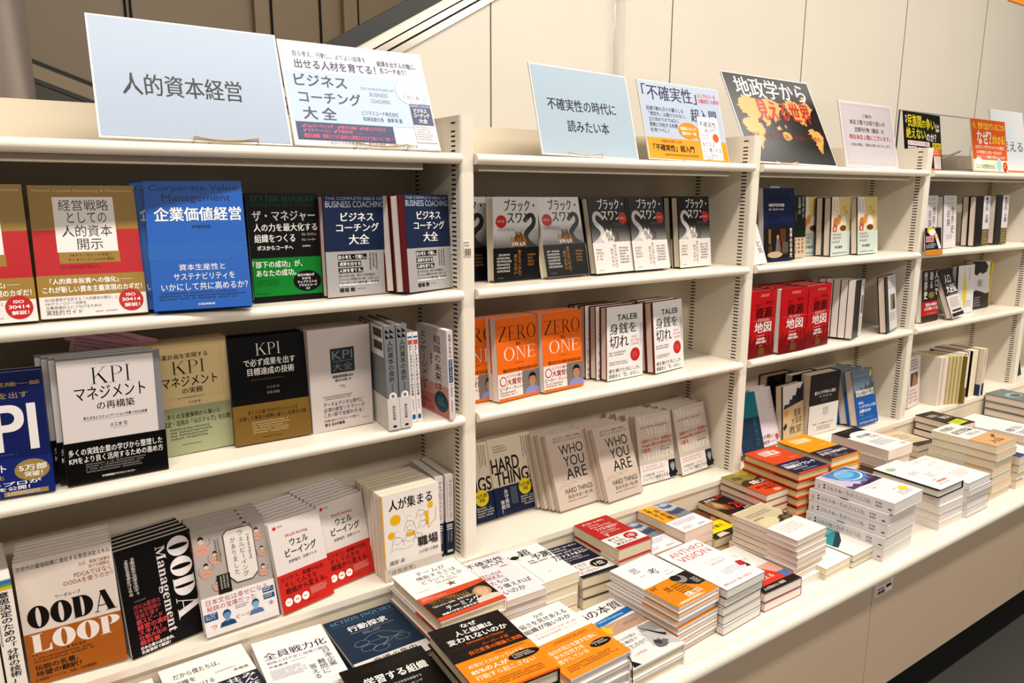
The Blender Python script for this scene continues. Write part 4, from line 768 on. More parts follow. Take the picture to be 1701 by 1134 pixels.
design('nazehito', .143, .204, .025, '#241c18', [('t', 'なぜ', 40, 90, 62, 96, W_, 'bm'), ('t', '人と組織は', 26, 80.5, 78, 88, W_, 'bm'), ('t', '変われないのか', 10, 71, 92, 79, W_, 'bm'), ('t', 'Immunity to Change', 30, 66, 82, 69.4, '#e4641c', 's'), ('l', [(6, 64.4), (95, 64.4)], .4, '#a8401c'), ('t', 'ハーバード流', 46, 58.6, 82, 62.6, '#e4641c', 'm'), ('t', '自己変革の理論と実践', 24, 51.6, 96, 57, '#e4641c', 'bm')],
       obi=(47, '#ee8418', [('t', '必要だとわかっていても', 10, 35.4, 84, 40, '#f6e2c4', 'm'), ('t', '85%の人が', 8, 27, 56, 32.8, '#f6e8d4', 'bm'), ('t', '行動すら起こさない', 8, 19, 86, 24.8, '#f6e2c4', 'm'), ('e', 79, 31, 21, 5.4, '#241610'), ('g', 64, 28, 94, 34.4, 3, '#e8dcd0'), ('g', 50, 42, 96, 44.6, 1, '#7a3c10'), ('g', 10, 6, 92, 14, 3, '#8a4412'), ('r', 0, 0, 100, 2, '#d84a18')]), hard=True, page='c')
design('fuka', .128, .180, .016, '#e0dadc', [('t', '不確実性', 24, 83, 96, 93, '#23203a', 'm'), ('t', '超入門', 48, 75, 88, 82, '#23203a', 'm'), ('e', 83, 63, 14, 7.6, '#d83c20'), ('g', 73, 60, 93, 66, 2, '#f0c0b0')],
       obi=(68, '#e2dcde', [('t', '投資はメンタルが', 18, 57, 68, 62, '#8a2a2a', 'b'), ('l', [(18, 55.6), (68, 55.6)], 1.4, '#d02c24'), ('t', '9割決まる。', 22, 49, 64, 54, '#8a2a2a', 'b'), ('l', [(22, 47.6), (64, 47.6)], 1.4, '#d02c24'), ('t', '私たちは', 20, 35, 66, 44, K), ('t', 'どう備えれば', 22, 23, 98, 32, K), ('t', 'いいのか', 22, 11, 76, 20, K)]), page='p')
design('yosoku', .104, .157, .024, '#ebe5de', [('t', '超', 34, 76, 62, 94, K, 'bm'), ('t', '予', 50, 58, 72, 74, K, 'bm'), ('t', '測', 72, 58, 96, 76, K, 'bm'), ('t', '力', 84, 38, 99, 56, K, 'bm'), ('e', 18, 79, 10, 5, K), ('l', [(8, 78), (5, 84), (10, 87)], 1.6, K), ('l', [(28, 78), (34, 84)], 2.0, K), ('l', [(16, 75), (15, 68)], .8, K), ('l', [(21, 75), (22, 68)], .8, K), ('t', 'SUPER', 32, 57, 48, 61, '#5a524a', 's'), ('t', 'FORECASTING', 32, 51, 78, 55, '#5a524a', 's'), ('l', [(12, 62), (12, 2)], .5, K), ('g', 44, 20, 56, 23, 1, '#8a8278')], page='c')
design('fastnavy', .106, .156, .024, '#1b2247', [('t', 'ダニエル・カーネマン', 8, 90, 84, 95, W_, 'b'), ('t', 'Thinking,', 8, 83, 50, 87.6, '#d8d8e0'), ('t', 'Fast and Slow', 8, 76, 86, 81, '#d8d8e0'), ('t', 'ファスト&スロー', 8, 64, 96, 73, W_, 'b'), ('t', 'あなたの意思は', 8, 57, 62, 61.6, '#d8d8e0'), ('t', 'どのように決まるか', 8, 51, 76, 55, '#d8d8e0'), ('t', '上', 8, 44, 18, 49, W_, 'b')],
       obi=(40, '#e4dcd6', [('r', 0, 0, 100, 8, '#20242e'), ('e', 72, 26, 21, 11, '#1a1a20'), ('t', '1位', 60, 21, 84, 31, W_, 'b'), ('t', 'ひとりで', 4, 28, 44, 36, '#8a3a36', 'm'), ('t', 'うまくいく', 8, 19, 50, 26, '#8a3a36', 'm'), ('t', 'ロングセラー', 10, 10, 60, 17, '#8a3a36', 'm')]), page='c')
design('fastred', .104, .157, .027, '#c01c1a', [('t', 'ダニエル・カーネマン', 14, 88, 78, 94, W_, 'b'), ('t', 'Thinking,', 20, 80, 52, 84.6, '#f0d8d0'), ('t', 'Fast and Slow', 20, 74, 80, 78.6, '#f0d8d0'), ('t', 'ファスト&スロー', 24, 62, 88, 71, W_, 'b'), ('t', 'あなたの意思は', 24, 55, 70, 59.6, '#f0d8d0'), ('t', 'どのように決まるか', 24, 50, 76, 53.6, '#f0d8d0'), ('t', '下', 22, 40.6, 34, 48, W_, 'b')],
       obi=(38, '#e6ddd6', [('r', 0, 0, 100, 9, '#c01c1a'), ('e', 72, 26, 18, 9.4, '#b8262a'), ('t', '1位', 62, 21.6, 82, 30.6, W_, 'b'), ('t', '東大で', 10, 27, 42, 34, '#3a2c2a', 'm'), ('t', 'いちばん', 14, 19, 50, 25.6, '#3a2c2a', 'm'), ('t', '読まれた本', 14, 11, 74, 17.6, '#3a2c2a', 'm')]), page='c')
design('orangeq', .105, .157, .023, '#eaa012', [('r', 48, 0, 100, 100, '#8a8c98'), coast([(48, 100), (62, 92), (80, 96), (100, 86), (100, 60), (78, 66), (60, 60), (48, 72)], '#b4bac6', 31, 4, 1.4), coast([(56, 90), (70, 84), (88, 88), (92, 80), (72, 76), (58, 80)], '#5a6880', 32, 4, 1.4), coast([(50, 72), (70, 66), (98, 72), (98, 56), (70, 52), (50, 58)], '#4a5670', 33, 4, 1.6), ('l', [(52, 66), (70, 72), (84, 66), (98, 70)], (1, .6), '#98a2b4'), ('l', [(56, 92), (72, 88), (86, 94)], .8, '#7c8698'), ('t', '予想どおりに', 10, 52, 22, 96, '#3a2408', 'vb'), ('t', '不合理', 26, 44, 42, 84, '#3a2408', 'vb')],
       obi=(40, '#ece6e6', [('g', 8, 22, 90, 34, 3, '#a890b0'), ('t', '人気の', 10, 6, 40, 16, '#c08a94'), ('g', 60, 4, 90, 10, 1, '#4a4460')]), page='p')
design('ai120', .105, .157, .021, '#231c1a', [('p', [(0, 60), (30, 46), (40, 66), (24, 92), (0, 86)], '#9a6a3c'), ('p', [(8, 66), (28, 56), (34, 70), (22, 84)], '#c8945c'), ('t', '世界史', 10, 88, 50, 95, W_), ('e', 50, 90, 6, 4, '#c02c24'), ('t', '120', 38, 44, 96, 66, '#d8301c', 'b'), ('t', '人物', 66, 34, 92, 42, W_, 'b'), ('r', 60, 90, 84, 100, '#b02c24'), ('r', 84, 80, 100, 100, '#2c4c8a')], obi=(32, '#d63a20', [('g', 10, 6, 90, 28, 3, '#f0c8b0')]), page='c')
design('yellowb', .105, .157, .022, '#b87a3a', [('p', [(0, 50), (40, 62), (70, 54), (100, 66), (100, 100), (0, 100)], '#7a3c24'), ('t', '失敗', 20, 54, 70, 70, '#20140c', 'b'), ('e', 30, 80, 20, 10, '#c8583a')], obi=(48, '#f0d800', [('t', '常識を疑え', 10, 28, 84, 38, '#6a4c00', 'b'), ('r', 0, 0, 100, 16, '#2a2418'), ('p', [(20, 2), (60, 4), (50, 14), (24, 12)], '#d8cfc0')]), page='c')
design('shokur', .103, .155, .018, '#9a8a3c', [('p', [(0, 56), (30, 66), (60, 60), (100, 70), (100, 40), (0, 40)], '#5a3428'), ('p', [(40, 92), (70, 80), (96, 92), (90, 100), (44, 100)], '#b8a028'), ('p', [(6, 74), (36, 70), (40, 80), (14, 88)], '#6a5a20'), ('t', '食糧と人類', 30, 44, 98, 58, W_, 'bm')], obi=(42, '#dc4a20', [('t', '飢餓を克服した', 12, 26, 72, 34, '#7a1c0c', 'b'), ('t', '大増産の', 30, 17, 72, 24, '#7a1c0c', 'b'), ('e', 60, 9, 14, 5, '#e8b090')]), page='p')
design('kokyo', .130, .187, .022, '#dd4a1c', [('t', 'マクロ経済学で', 24, 88, 66, 92.6, W_), ('r', 22, 73, 74, 87, '#f0dcd0'), ('t', '他者と働く', 24, 75, 72, 85.4, '#dd4a1c', 'bm'), ('t', 'わかりあえなさから始める', 28, 67, 62, 70, W_), ('t', '宇田川元一', 66, 50, 90, 54, '#f0c0a8')],
       obi=(42, '#202a5a', [('r', 0, 0, 100, 3, '#dd4a1c'), ('t', '組織の厄介な', 6, 31, 60, 36, '#c0c8e0', 'b'), ('t', '問題解決アプローチ', 4, 20, 96, 29.4, W_, 'b'), ('t', '本質的な問題を', 10, 13, 56, 17.6, '#c0c8e0'), ('g', 26, 6, 76, 10, 2, '#c0c8e0')], [('r', 0, 0, 100, 100, '#202a5a')]), hard=True, page='y')
design('yelo', .130, .187, .023, '#ea9a10', [('t', '日本史から', 22, 88, 58, 92.6, W_), ('r', 20, 74, 76, 87, '#f4e4c0'), ('t', '組織が変わる', 22, 76, 74, 85.6, '#ea9a10', 'bm'), ('t', '行き詰まりから一歩抜け出す', 30, 68, 66, 71, W_), ('t', '宇田川元一', 62, 50, 84, 53.6, '#f8dca0')],
       obi=(38, '#3c2c4c', [('r', 0, 0, 100, 3, '#ea7a10'), ('t', '慢性疾患を', 10, 28, 60, 33, '#c0b4cc', 'b'), ('t', '自ら変える対話の方法', 6, 18, 92, 26.4, W_, 'b'), ('t', 'とは', 20, 11, 44, 16, '#c0b4cc'), ('g', 24, 5, 74, 8.6, 1, '#c0b4cc')]), hard=True, page='c')
design('nazeyowa', .142, .205, .026, '#ece6e0', [('t', 'なぜ', 46, 89, 62, 94, '#3a342e', 'm'), ('t', '弱さを見せあえる', 14, 80, 92, 87, '#2a2622', 'm'), ('t', '組織が強いのか', 12, 71, 90, 78, '#2a2622', 'm'), ('t', 'すべての人が自己変革に取り組む', 20, 64.4, 92, 67.4, '#d8a894'), ('t', '「発達指向型組織」をつくる', 16, 59.6, 86, 62.6, '#d8a894')],
       obi=(52, '#ee8a1e', [('t', '自分の弱さを隠す仕事に', 10, 34, 88, 39.6, '#f6e6d0', 'm'), ('t', '多大な労力を', 10, 27, 58, 32.4, '#f6e6d0', 'm'), ('t', '費やしている', 8, 19.6, 56, 25, '#f6e6d0', 'm'), ('e', 81, 25, 17, 5, '#241610'), ('g', 68, 22.4, 94, 28, 2, '#e8dcd0'), ('g', 26, 44, 90, 48, 2, '#8a4414'), ('g', 8, 6, 92, 14, 3, '#8a4414')]), hard=True, page='w')
design('inohon', .142, .203, .022, '#eae4de', [('t', 'iの本質', 30, 82, 98, 95, K, 'm'), ('p', [(14, 74), (100, 79), (100, 70), (14, 65)], '#1670b8'), ('t', "DON'T JUDGE TO ANYONE", 18, 70.6, 84, 74, '#d0e4f0'), ('r', 10, 48, 100, 66, '#c09a84'), ('p', [(20, 58), (30, 62), (34, 68), (38, 61), (46, 60), (40, 56), (36, 50), (30, 55)], '#e0b818'), ('l', [(46, 60), (60, 64), (66, 60)], 1.2, '#e0b818'), ('g', 64, 55, 94, 59, 2, '#5a4638')],
       obi=(47, '#e0dbd8', [('t', '元インテルの社員は', 10, 37, 60, 41, K), ('t', '最強の集団で', 10, 31, 56, 35, K), ('t', '負けたのか？', 14, 22, 62, 28.6, K), coast([(60, 14), (100, 4), (100, 44), (72, 46), (66, 30)], '#c2bfbc', 21, 4, 1), coast([(70, 36), (100, 30), (100, 46), (74, 46)], '#a4a2a0', 22, 4, 1), ('l', [(73, 44), (80, 36), (88, 27), (95, 21)], (1, 9), '#2c2c2e'), coast([(62, 16), (70, 22), (78, 20), (86, 14), (80, 8), (68, 9)], '#77757a', 23, 4, 2), coast([(66, 17), (72, 20), (78, 16), (72, 11)], '#4a484c', 24, 3, 1.5), ('l', [(62, 38), (78, 16)], .5, '#8a888c'), ('t', 'この先の', 24, 12, 46, 16, '#d89088', 'm'), ('p', [(4, 1), (18, 1), (11, 10)], '#232028')]), hard=True, page='c')
design('aku', .127, .188, .0138, '#ece6e2', [('t', '思', 22, 76, 40, 87, '#8a9098', 'm'), ('t', '考', 46, 62, 66, 75, '#5a6068', 'm'), ('g', 24, 66, 40, 69, 1, '#c0908c'), ('g', 64, 52, 88, 55, 1, '#a8aeb4'), ('g', 70, 58, 84, 61, 1, '#b8b8bc')],
       obi=(47, '#de8416', [('p', [(60, 32), (72, 47), (100, 47), (100, 18), (82, 18)], '#2a2624'), ('e', 71, 38, 12, 8, '#98928e'), ('e', 66, 42, 10, 6, '#2a2624'), ('l', [(66, 37), (76, 37)], 1.4, '#2a2624'), ('t', 'なぜ', 4, 38, 18, 44, '#4a2a08', 'm'), ('t', '文化', 22, 26, 34, 36, '#4a2a08', 'm'), ('g', 38, 14, 70, 34, 5, '#5a3408'), ('r', 12, 3, 62, 6, '#f0c890'), ('t', '武器になる', 38, 7, 74, 16, W_, 'b'), ('g', 6, 1, 78, 4.6, 1, W_), ('g', 84, 20, 99, 32, 4, '#e8e0d8')], [('r', 0, 0, 100, 100, '#de8416')]), hard=True, page='w')
design('anthro', .131, .190, .0195, '#ece7e2', [('t', 'ANTHRO', 12, 82, 96, 92, '#d0402c', 'l'), ('t', 'VISION', 14, 68, 90, 79, '#d0402c', 'l'), ('l', [(56 + 26 * math.cos(a * .3), 66 + 10 * math.sin(a * .3)) for a in range(9, 21)], .5, '#a8a8b4'), ('t', 'アンソロビジョン', 40, 50, 90, 55, '#9a9ca0'), ('t', '人類学的思考で', 42, 44, 86, 48, '#9a9ca0'), ('g', 40, 20, 96, 32, 5, '#b0b0b4'), ('p', [(84, 26), (100, 22), (100, 34), (88, 36)], '#c02838'), ('p', [(90, 20), (100, 18), (100, 26)], '#241c1c'), ('t', '世界の人々の「見方」を変える', 8, 6, 78, 10, '#d86a50', 'b')], page='w', case='#15151a')
design('onb', .130, .190, .0195, '#ebe5e0', [('t', 'オンボ', 36, 74, 66, 83, '#a8a4a0', 'm'), ('t', 'ーディング', 40, 64, 76, 71, '#a8a4a0', 'm')],
       obi=(47, '#d8361e', [('r', 0, 0, 100, 12, '#231c1a'), ('p', [(60, 47), (100, 47), (100, 26), (82, 22)], '#e0a890'), ('p', [(78, 26), (100, 24), (100, 14), (84, 12)], '#4a7ac0'), ('t', '会社を', 14, 30, 50, 38, '#f6dcd0', 'm'), ('t', '変える', 30, 20, 66, 28, '#f6dcd0', 'm'), ('t', '人が辞めない職場', 10, 4, 66, 9, W_)], [('r', 0, 0, 100, 100, '#c0202c')]), page='w', case='#c0202c')
design('creamp', .120, .180, .016, '#e6dcc6', [coast([(2, 46), (98, 46), (98, 98), (2, 98)], '#cbbd98', 41, 4, .8), coast([(4, 46), (50, 46), (60, 60), (40, 70), (10, 64)], '#d8c8a0', 42, 5, 2), coast([(46, 46), (98, 46), (98, 66), (84, 58), (70, 60), (56, 52)], '#4c4232', 43, 5, 2), coast([(66, 50), (90, 48), (94, 56), (76, 56)], '#7a6a4a', 44, 4, 1.6), ('g', 8, 74, 92, 84, 2, '#5a5240'), ('t', '新装版', 8, 66, 40, 71, '#3a3424')], obi=(44, '#ece4e0', [('g', 12, 18, 84, 38, 4, '#e0b8a8'), ('l', [(6, 10), (94, 10)], .5, '#e0a898'), ('l', [(6, 6), (94, 6)], .5, '#e0a898')]), page='p')
design('whitesp', .128, .186, .018, '#ece5df', [('g', 40, 60, 80, 70, 2, '#a8a4a0')], spine='R', sp=[('g', 30, 4, 70, 60, 1, '#8a8480', 1)], page='w')
design('kore', .148, .212, .028, '#e6dfdf', [    ('r', 3, 50, 97, 99, '#c6bcd4'), coast([(14, 99), (97, 99), (97, 66), (84, 60), (60, 58), (36, 66), (20, 80)], '#5a86c0', 11, 5, 1), coast([(40, 99), (97, 99), (97, 78), (70, 72), (48, 82)], '#3a78b8', 12, 5, 1), ('e', 60, 80, 31, 15, '#d6e2ee'), ('e', 59, 80.6, 28.6, 13.6, '#4694cc'), ('e', 55, 83, 22, 9.4, '#6cb2dc'),
    coast([(3, 50), (97, 50), (97, 70), (88, 66), (80, 60), (72, 62), (62, 56), (50, 60), (40, 55), (28, 60), (16, 56), (3, 62)], '#6a4a78', 13, 4, 1.4), coast([(30, 50), (97, 50), (97, 60), (84, 56), (70, 57), (52, 53)], '#43305a', 14, 4, 1), ('t', 'シナリオ', 40, 88, 80, 92, '#d8ecf4'), ('e', 80, 18, 11, 5.6, '#e8d020'), ('t', 'シナリオ・プランニング', 22, 42, 72, 46, '#b8a8ac'), ('g', 50, 6, 92, 16, 3, '#a8b4d8'), ('g', 34, 36, 50, 40, 1, '#9a9094'), ('g', 60, 20, 72, 24, 1, '#9a9094')], spine='L',
       sp=[('r', 14, 93, 56, 96, '#c8bcc0'), ('r', 30, 86, 44, 88.4, K), ('r', 56, 86, 70, 88.4, K), ('t', 'シナリオ・プランニング', 26, 28, 72, 84, '#5a545c', 'v'), ('g', 20, 12, 80, 22, 2, '#3a3438', 1), ('r', 30, 3, 40, 7, K)], page='w')
design('shih', .131, .189, .028, '#ebe5e0', [('p', [(0, 72), (12, 70), (24, 78), (44, 84), (70, 84), (100, 80), (100, 100), (0, 100)], '#221d1a'), ('g', 26, 90, 60, 94, 1, '#8a847e'), ('t', '実力も運の', 30, 60, 80, 70, K, 'bm'), ('t', 'うち', 56, 50, 84, 58, K, 'bm'), ('g', 20, 20, 86, 44, 6, '#8aa0b8'), ('t', '早川書房', 70, 7, 92, 12, '#8a948a')], page='p', case=None, sp=[('r', 0, 0, 100, 100, '#c4d03c')])
design('grel', .127, .190, .023, '#ece7e2', [('e', 24, 82, 14, 6, '#b8c86a'), ('e', 30, 81, 10, 4.4, '#a8b4b8'), ('t', '20XX', 30, 50, 64, 60, '#b4b4ac', 'm'), ('r', 40, 24, 58, 26, '#88a0d0'), ('r', 40, 16, 80, 21, '#d88870'), ('g', 56, 30, 90, 44, 3, '#b8b4b0'), ('g', 30, 8, 84, 13, 1, '#a8a4a0')], hard=True, page='w', case='#15120f')
design('grelw', .127, .190, .023, '#ece7e2', [], page='w')
design('wh2', .131, .187, .020, '#ebe5e0', [('t', '1兆ドル', 20, 88, 84, 95, '#a8a098', 'm'), ('t', 'コーチ', 34, 70, 76, 78, '#b0a8a0', 'm'), ('t', 'シリコンバレー', 24, 54, 80, 60, '#b8b0a8'), ('g', 22, 20, 86, 40, 5, '#c0b8b4')], spine='L', sp=[('g', 20, 4, 80, 60, 1, '#5a5460', 1), ('r', 20, 80, 80, 96, '#c8c0bc')], page='w', case='#1c1a1a')
design('crm2', .130, .187, .023, '#e8e2dc', [('t', '世界標準の', 10, 80, 66, 93, '#6a6058', 'm'), ('t', '経営理論', 14, 62, 92, 76, '#5a5048', 'm'), ('t', 'で考える', 30, 48, 84, 58, '#7a7068', 'm')], obi=(42, '#d8a870', [('t', '入山', 22, 8, 70, 22, '#6a3a1c', 'bm'), ('p', [(60, 26), (84, 34), (90, 30), (66, 22)], '#8a5a38'), ('g', 60, 36, 96, 40, 1, '#e8d8c8')]), page='c')
design('lime', .105, .152, .024, '#241e18', [('t', '文明の', 12, 66, 60, 82, '#cfc8b8', 'bm'), ('t', '衝突', 40, 46, 88, 64, '#cfc8b8', 'bm')], obi=(40, '#2c241c', [('p', [(6, 26), (80, 34), (86, 10), (12, 4)], '#c8d42a'), ('g', 16, 12, 76, 24, 2, '#7a8020')]), page='p')
design('tanb', .103, .152, .020, '#dcc4a4', [('p', [(0, 100), (100, 100), (100, 84), (0, 90)], '#c4a888'), ('g', 20, 40, 80, 70, 3, '#b49878'), ('p', [(0, 20), (100, 12), (100, 0), (0, 0)], '#4a4440')], page='p')
design('grayt', .131, .188, .032, '#7a8c8c', [('e', 50, 60, 34, 14, '#a8b8b8'), ('e', 52, 58, 22, 9, '#5a6c6e'), ('g', 20, 10, 80, 26, 3, '#c8d0cc')], hard=True, page='p')
design('whtright', .130, .187, .023, '#eae4de', [('t', '地図で見る', 10, 70, 84, 84, '#5a6c8c', 'm'), ('t', '日本の経済', 16, 52, 90, 66, '#5a6c8c', 'm'), ('g', 20, 20, 84, 44, 4, '#8a98b0')], page='p')
design('stackr', .130, .187, .0225, '#e2dcdc', [('r', 0, 0, 36, 100, '#2c4c8c'), ('g', 44, 20, 90, 80, 5, '#8a8a9a')], page='c')
design('tealb', .106, .175, .016, '#ece7e0', [('p', [(6, 96), (100, 96), (100, 62), (6, 34)], '#2a9a9c'), ('t', '心理的', 30, 74, 66, 84, '#a8d8d8', 'm'), ('t', '安全性', 44, 60, 80, 70, '#a8d8d8', 'm'), ('p', [(6, 34), (60, 50), (100, 62), (100, 58), (50, 36), (10, 26)], '#1c4a50')], page='c', case='#1c8a8c')
design('whiteb', .128, .187, .018, '#ebe5dd', [('g', 14, 40, 86, 80, 6, '#b0aca6')], page='c')
design('brownb', .128, .187, .02, '#5a2c20', [('p', [(10, 20), (80, 30), (90, 70), (20, 60)], '#8a4434'), ('g', 20, 70, 80, 90, 3, '#b8907a')], page='c')
design('bigwhite', .182, .257, .018, '#e9e5e2', [('l', [(4, 4), (96, 4), (96, 96), (4, 96), (4, 4)], .5, '#c8c4c4')], page='w')
design('bluelying', .18, .13, .012, '#2c3a78', [('r', 6, 10, 94, 30, '#5a689c')], page='w')

# ------------------------------------------------------------------ books on the shelves
S2, S3, S4 = 1.505, 1.239, 0.911
row('iso', 'gold and red paperback titled about human capital disclosure, beside the blue book', 'gold and red human capital paperback', -0.762, 0.018, S2, -0.07, 0.272, 0, 3)
row('iso', 'gold and red paperback cut off by the left edge of the photo', 'leftmost gold and red paperback', -0.912, 0.015, S2, -0.012, 0.236, 0, 2)
row('blue', 'bright blue hardcover with black English title Corporate Value Management', 'bright blue hardcover', -0.609, -0.005, S2, -0.2, 0.27, -0.01, 2, dx=-0.022)
row('mgr', 'black hardcover with bright green lower band and white title', 'black and green manager hardcover', -0.438, 0.038, S2, 0.032, 0.057, 0.004, 3)
row('coach', 'navy coaching hardcover with grey band, next to the black and green book', 'navy coaching hardcover', -0.307, 0.025, S2, 0.095, 0.034, 0.006, 2, strip=0.0015)
row('coach', 'navy coaching hardcover turned to show its dark red boards, by the upright', 'turned navy coaching hardcover', -0.154, -0.007, S2, 0.345, 0.074, 0.016, 2, strip=0.016)
row('kpinavy', 'dark blue paperback with huge white letters and gold seal', 'dark blue KPI paperback', -0.903, 0.018, S3, -0.1, 0.13, 0, 2)
row('kpiw', 'white KPI paperback with black lower band, the frontmost on its shelf', 'white KPI paperback with grey edge', -0.754, 0.010, S3, 0.024, 0.02, 0.015, 4, dx=-0.008)
row('kpiy', 'beige KPI paperback with olive green band', 'beige KPI paperback', -0.627, 0.072, S3, 0.023, 0.02, -0.01, 2)
row('kpik', 'black hardcover with gold lower band and white KPI title', 'black and gold KPI hardcover', -0.483, 0.057, S3, -0.022, 0.093, 0, 2)
row('kpid', 'pale hardcover with a dark grey square on its cover', 'pale hardcover with grey square', -0.339, 0.055, S3, 0.017, 0.0, -0.012, 2)
b1 = spine_out('jin', 'grey hardcover standing spine out with barcode side showing', -0.208, -0.010, S3, -0.08, 0.03, group='grey human capital accounting hardcovers')
spine_out('jin', 'grey hardcover standing spine out, second beside the barcode one', -0.182, -0.010, S3, -0.02, 0.03, group='grey human capital accounting hardcovers', src=b1)
for i in range(3):
    spine_out('kpm', 'slim white paperback spine with red and blue top, %s beside the grey hardcovers' % ('first', 'second', 'third')[i], -0.159 + 0.0125 * i, 0.014, S3, 0.03, -0.035, t=0.0115, group='slim white KPI paperbacks')
spine_out('enga', 'white engagement paperback with pink foot and teal ellipse, by the upright', -0.0735, -0.014, S3, 0.01, -0.03, t=0.014)
i1 = spine_out('ishi', 'thick white book spine with rainbow stripe, leaning on the orange cover book', -0.866, -0.004, S4, 0.06, -0.02)
spine_out('ishi', 'thick white book spine at the very left edge of the photo', -0.895, -0.004, S4, 0.06, -0.02, src=i1)
row('loop', 'white and orange paperback with fat black and white lettering OODA LOOP', 'white and orange OODA paperback', -0.837, 0.023, S4, -0.08, 0.115, -0.03, 6)
row('oodam', 'black paperback with big white sideways lettering OODA Management', 'black OODA paperback', -0.691, 0.007, S4, 0.178, 0.194, -0.01, 5)
row('wellj', 'grey paperback with pink cartoon figures and white hexagon title panel', 'grey cartoon paperback', -0.572, -0.002, S4, 0.016, 0.30, -0.01, 4)
row('well', 'white and red Well-being paperback leaning nearest the cartoon paperback', 'left white and red Well-being paperback', -0.433, -0.004, S4, 0.20, 0.25, -0.005, 8)
row('well', 'white and red Well-being paperback nearer the tall yellow drawing book', 'right white and red Well-being paperback', -0.329, 0.034, S4, 0.173, 0.22, -0.011, 8)
design('shokuplain', .132, .187, .014, '#e6ddd5', D['shoku']['els'][1:], page='c')
row('shoku', 'white book with yellow office drawing and brush title', 'white book with yellow office drawing', -0.221, 0.002, S4, 0.004, 0.03, -0.016, 1)
row('shokuplain', 'white book directly behind the one with yellow office drawing', 'cream edged book behind the yellow office drawing', -0.2215, 0.0182, S4, 0.004, 0.03, -0.016, 7, dx=-0.001)
h1 = spine_out('hrp', 'pale spine with navy foot beside the yellow office drawing book', -0.084, 0.036, S4, -0.04, 0.0, group='pale and navy profiling paperbacks')
spine_out('hrp', 'pale spine with navy foot against the bookcase upright', -0.060, 0.034, S4, -0.04, 0.0, group='pale and navy profiling paperbacks', src=h1)
# bay two
row('swanw', 'white swan hardcover half hidden by the bookcase upright', 'half hidden white swan hardcover', -0.028, 0.108, S2, 0.0, 0.06, 0)
row('swanw', 'white swan hardcover second from the upright, standing straight', 'straight white swan hardcover', 0.086, 0.060, S2, 0.08, 0.037, 0.005)
row('swanw', 'white swan hardcover beside the black ones, tilted back with glossy band', 'tilted white swan hardcover', 0.221, 0.043, S2, 0.069, 0.24, 0)
row('swank', 'black swan hardcover nearest the white ones, with white band', 'black swan hardcover nearest white ones', 0.365, 0.040, S2, 0.068, 0.211, -0.003, 2)
row('swank', 'black swan hardcover in the middle of the three black ones', 'middle black swan hardcover', 0.495, 0.044, S2, 0.058, 0.208, 0.005, 1)
row('swank', 'black swan hardcover standing apart at the end of its shelf', 'black swan hardcover standing apart', 0.662, 0.050, S2, 0.072, 0.109, 0, 3)
row('zero', 'orange ZERO to ONE paperback partly hidden by the upright', 'partly hidden orange paperback', -0.029, 0.058, S3, 0.02, 0.08, 0, 2)
row('zero', 'orange ZERO to ONE paperback in the middle of the three', 'middle orange paperback', 0.076, 0.026, S3, 0.153, 0.082, 0.015, 3)
row('zero', 'orange ZERO to ONE paperback nearest the white TALEB books', 'end orange paperback', 0.206, 0.031, S3, 0.10, 0.095, 0.02, 3)
row('taleb', 'white TALEB hardcover with red dot, next to the orange paperbacks', 'white TALEB hardcover', 0.404, 0.036, S3, 0.06, 0.058, 0.01, 4, dx=-0.012, strip=0.001)
row('taleb', 'white TALEB hardcover showing dark red boards at the shelf end', 'end white TALEB hardcover', 0.558, 0.023, S3, 0.156, 0.104, 0.012, 3, strip=0.006)
row('hard', 'cream HARD THINGS paperback with navy band, next to the grey pile', 'cream and navy paperback', 0.133, 0.118, S4, 0.064, 0.27, 0.018, 2)
row('hard', 'cream HARD THINGS paperback cut off by the upright', 'cut off cream and navy paperback', 0.001, 0.116, S4, 0.04, 0.26, 0.01, 2)
row('who', 'beige WHO YOU ARE hardcover nearest the cream and navy paperbacks', 'beige stencil lettered hardcover', 0.282, 0.060, S4, 0.05, 0.36, 0.012, 5, dx=-0.010)
row('who', 'beige WHO YOU ARE hardcover in front of the pale red lettered ones', 'second beige stencil lettered hardcover', 0.420, 0.034, S4, 0.065, 0.38, 0.014, 4, dx=-0.006)
row('measure', 'beige hardcover with red lettering and small portrait, behind the stencil one', 'beige red lettered hardcover', 0.576, 0.074, S4, -0.035, 0.209, 0.002, 4, dx=-0.014)
row('measure', 'beige hardcover with red lettering and portrait, nearest the upright', 'end beige red lettered hardcover', 0.721, 0.059, S4, 0.008, 0.246, -0.03, 4, dx=-0.004)
# bay three
row('parl', 'navy book with painting on its wide brown band', 'navy book with painted band', 0.995, 0.040, S2, 0.03, 0.09, 0, 1)
row('green', 'dark green book with cream lower band', 'dark green book', 1.117, 0.076, S2, 0.03, 0.07, 0, 1)
row('gold', 'pale gold illustrated book tucked behind the green one', 'tucked pale gold book', 1.252, 0.108, S2, 0.03, 0.05, 0, 1)
row('gold', 'pale gold illustrated book, middle of the three', 'middle pale gold book', 1.339, 0.053, S2, 0.125, 0.052, 0, 2, strip=0.004)
row('gold', 'pale gold illustrated book at the end of its shelf', 'end pale gold book', 1.474, 0.043, S2, 0.066, 0.095, 0, 2, strip=0.003)
row('shigen', 'red resource map hardcover nearest the left upright of its bay', 'red hardcover by the upright', 0.898, 0.004, S3, 0.07, 0.005, 0.012, 4)
row('shigen', 'red resource map hardcover in the middle, standing frontmost', 'middle red hardcover', 1.032, -0.004, S3, 0.03, 0.02, 0.012, 4, strip=0.002)
row('shigen', 'red resource map hardcover nearest the row of white page edges', 'end red hardcover', 1.168, 0.002, S3, 0.08, 0.001, -0.006, 4)
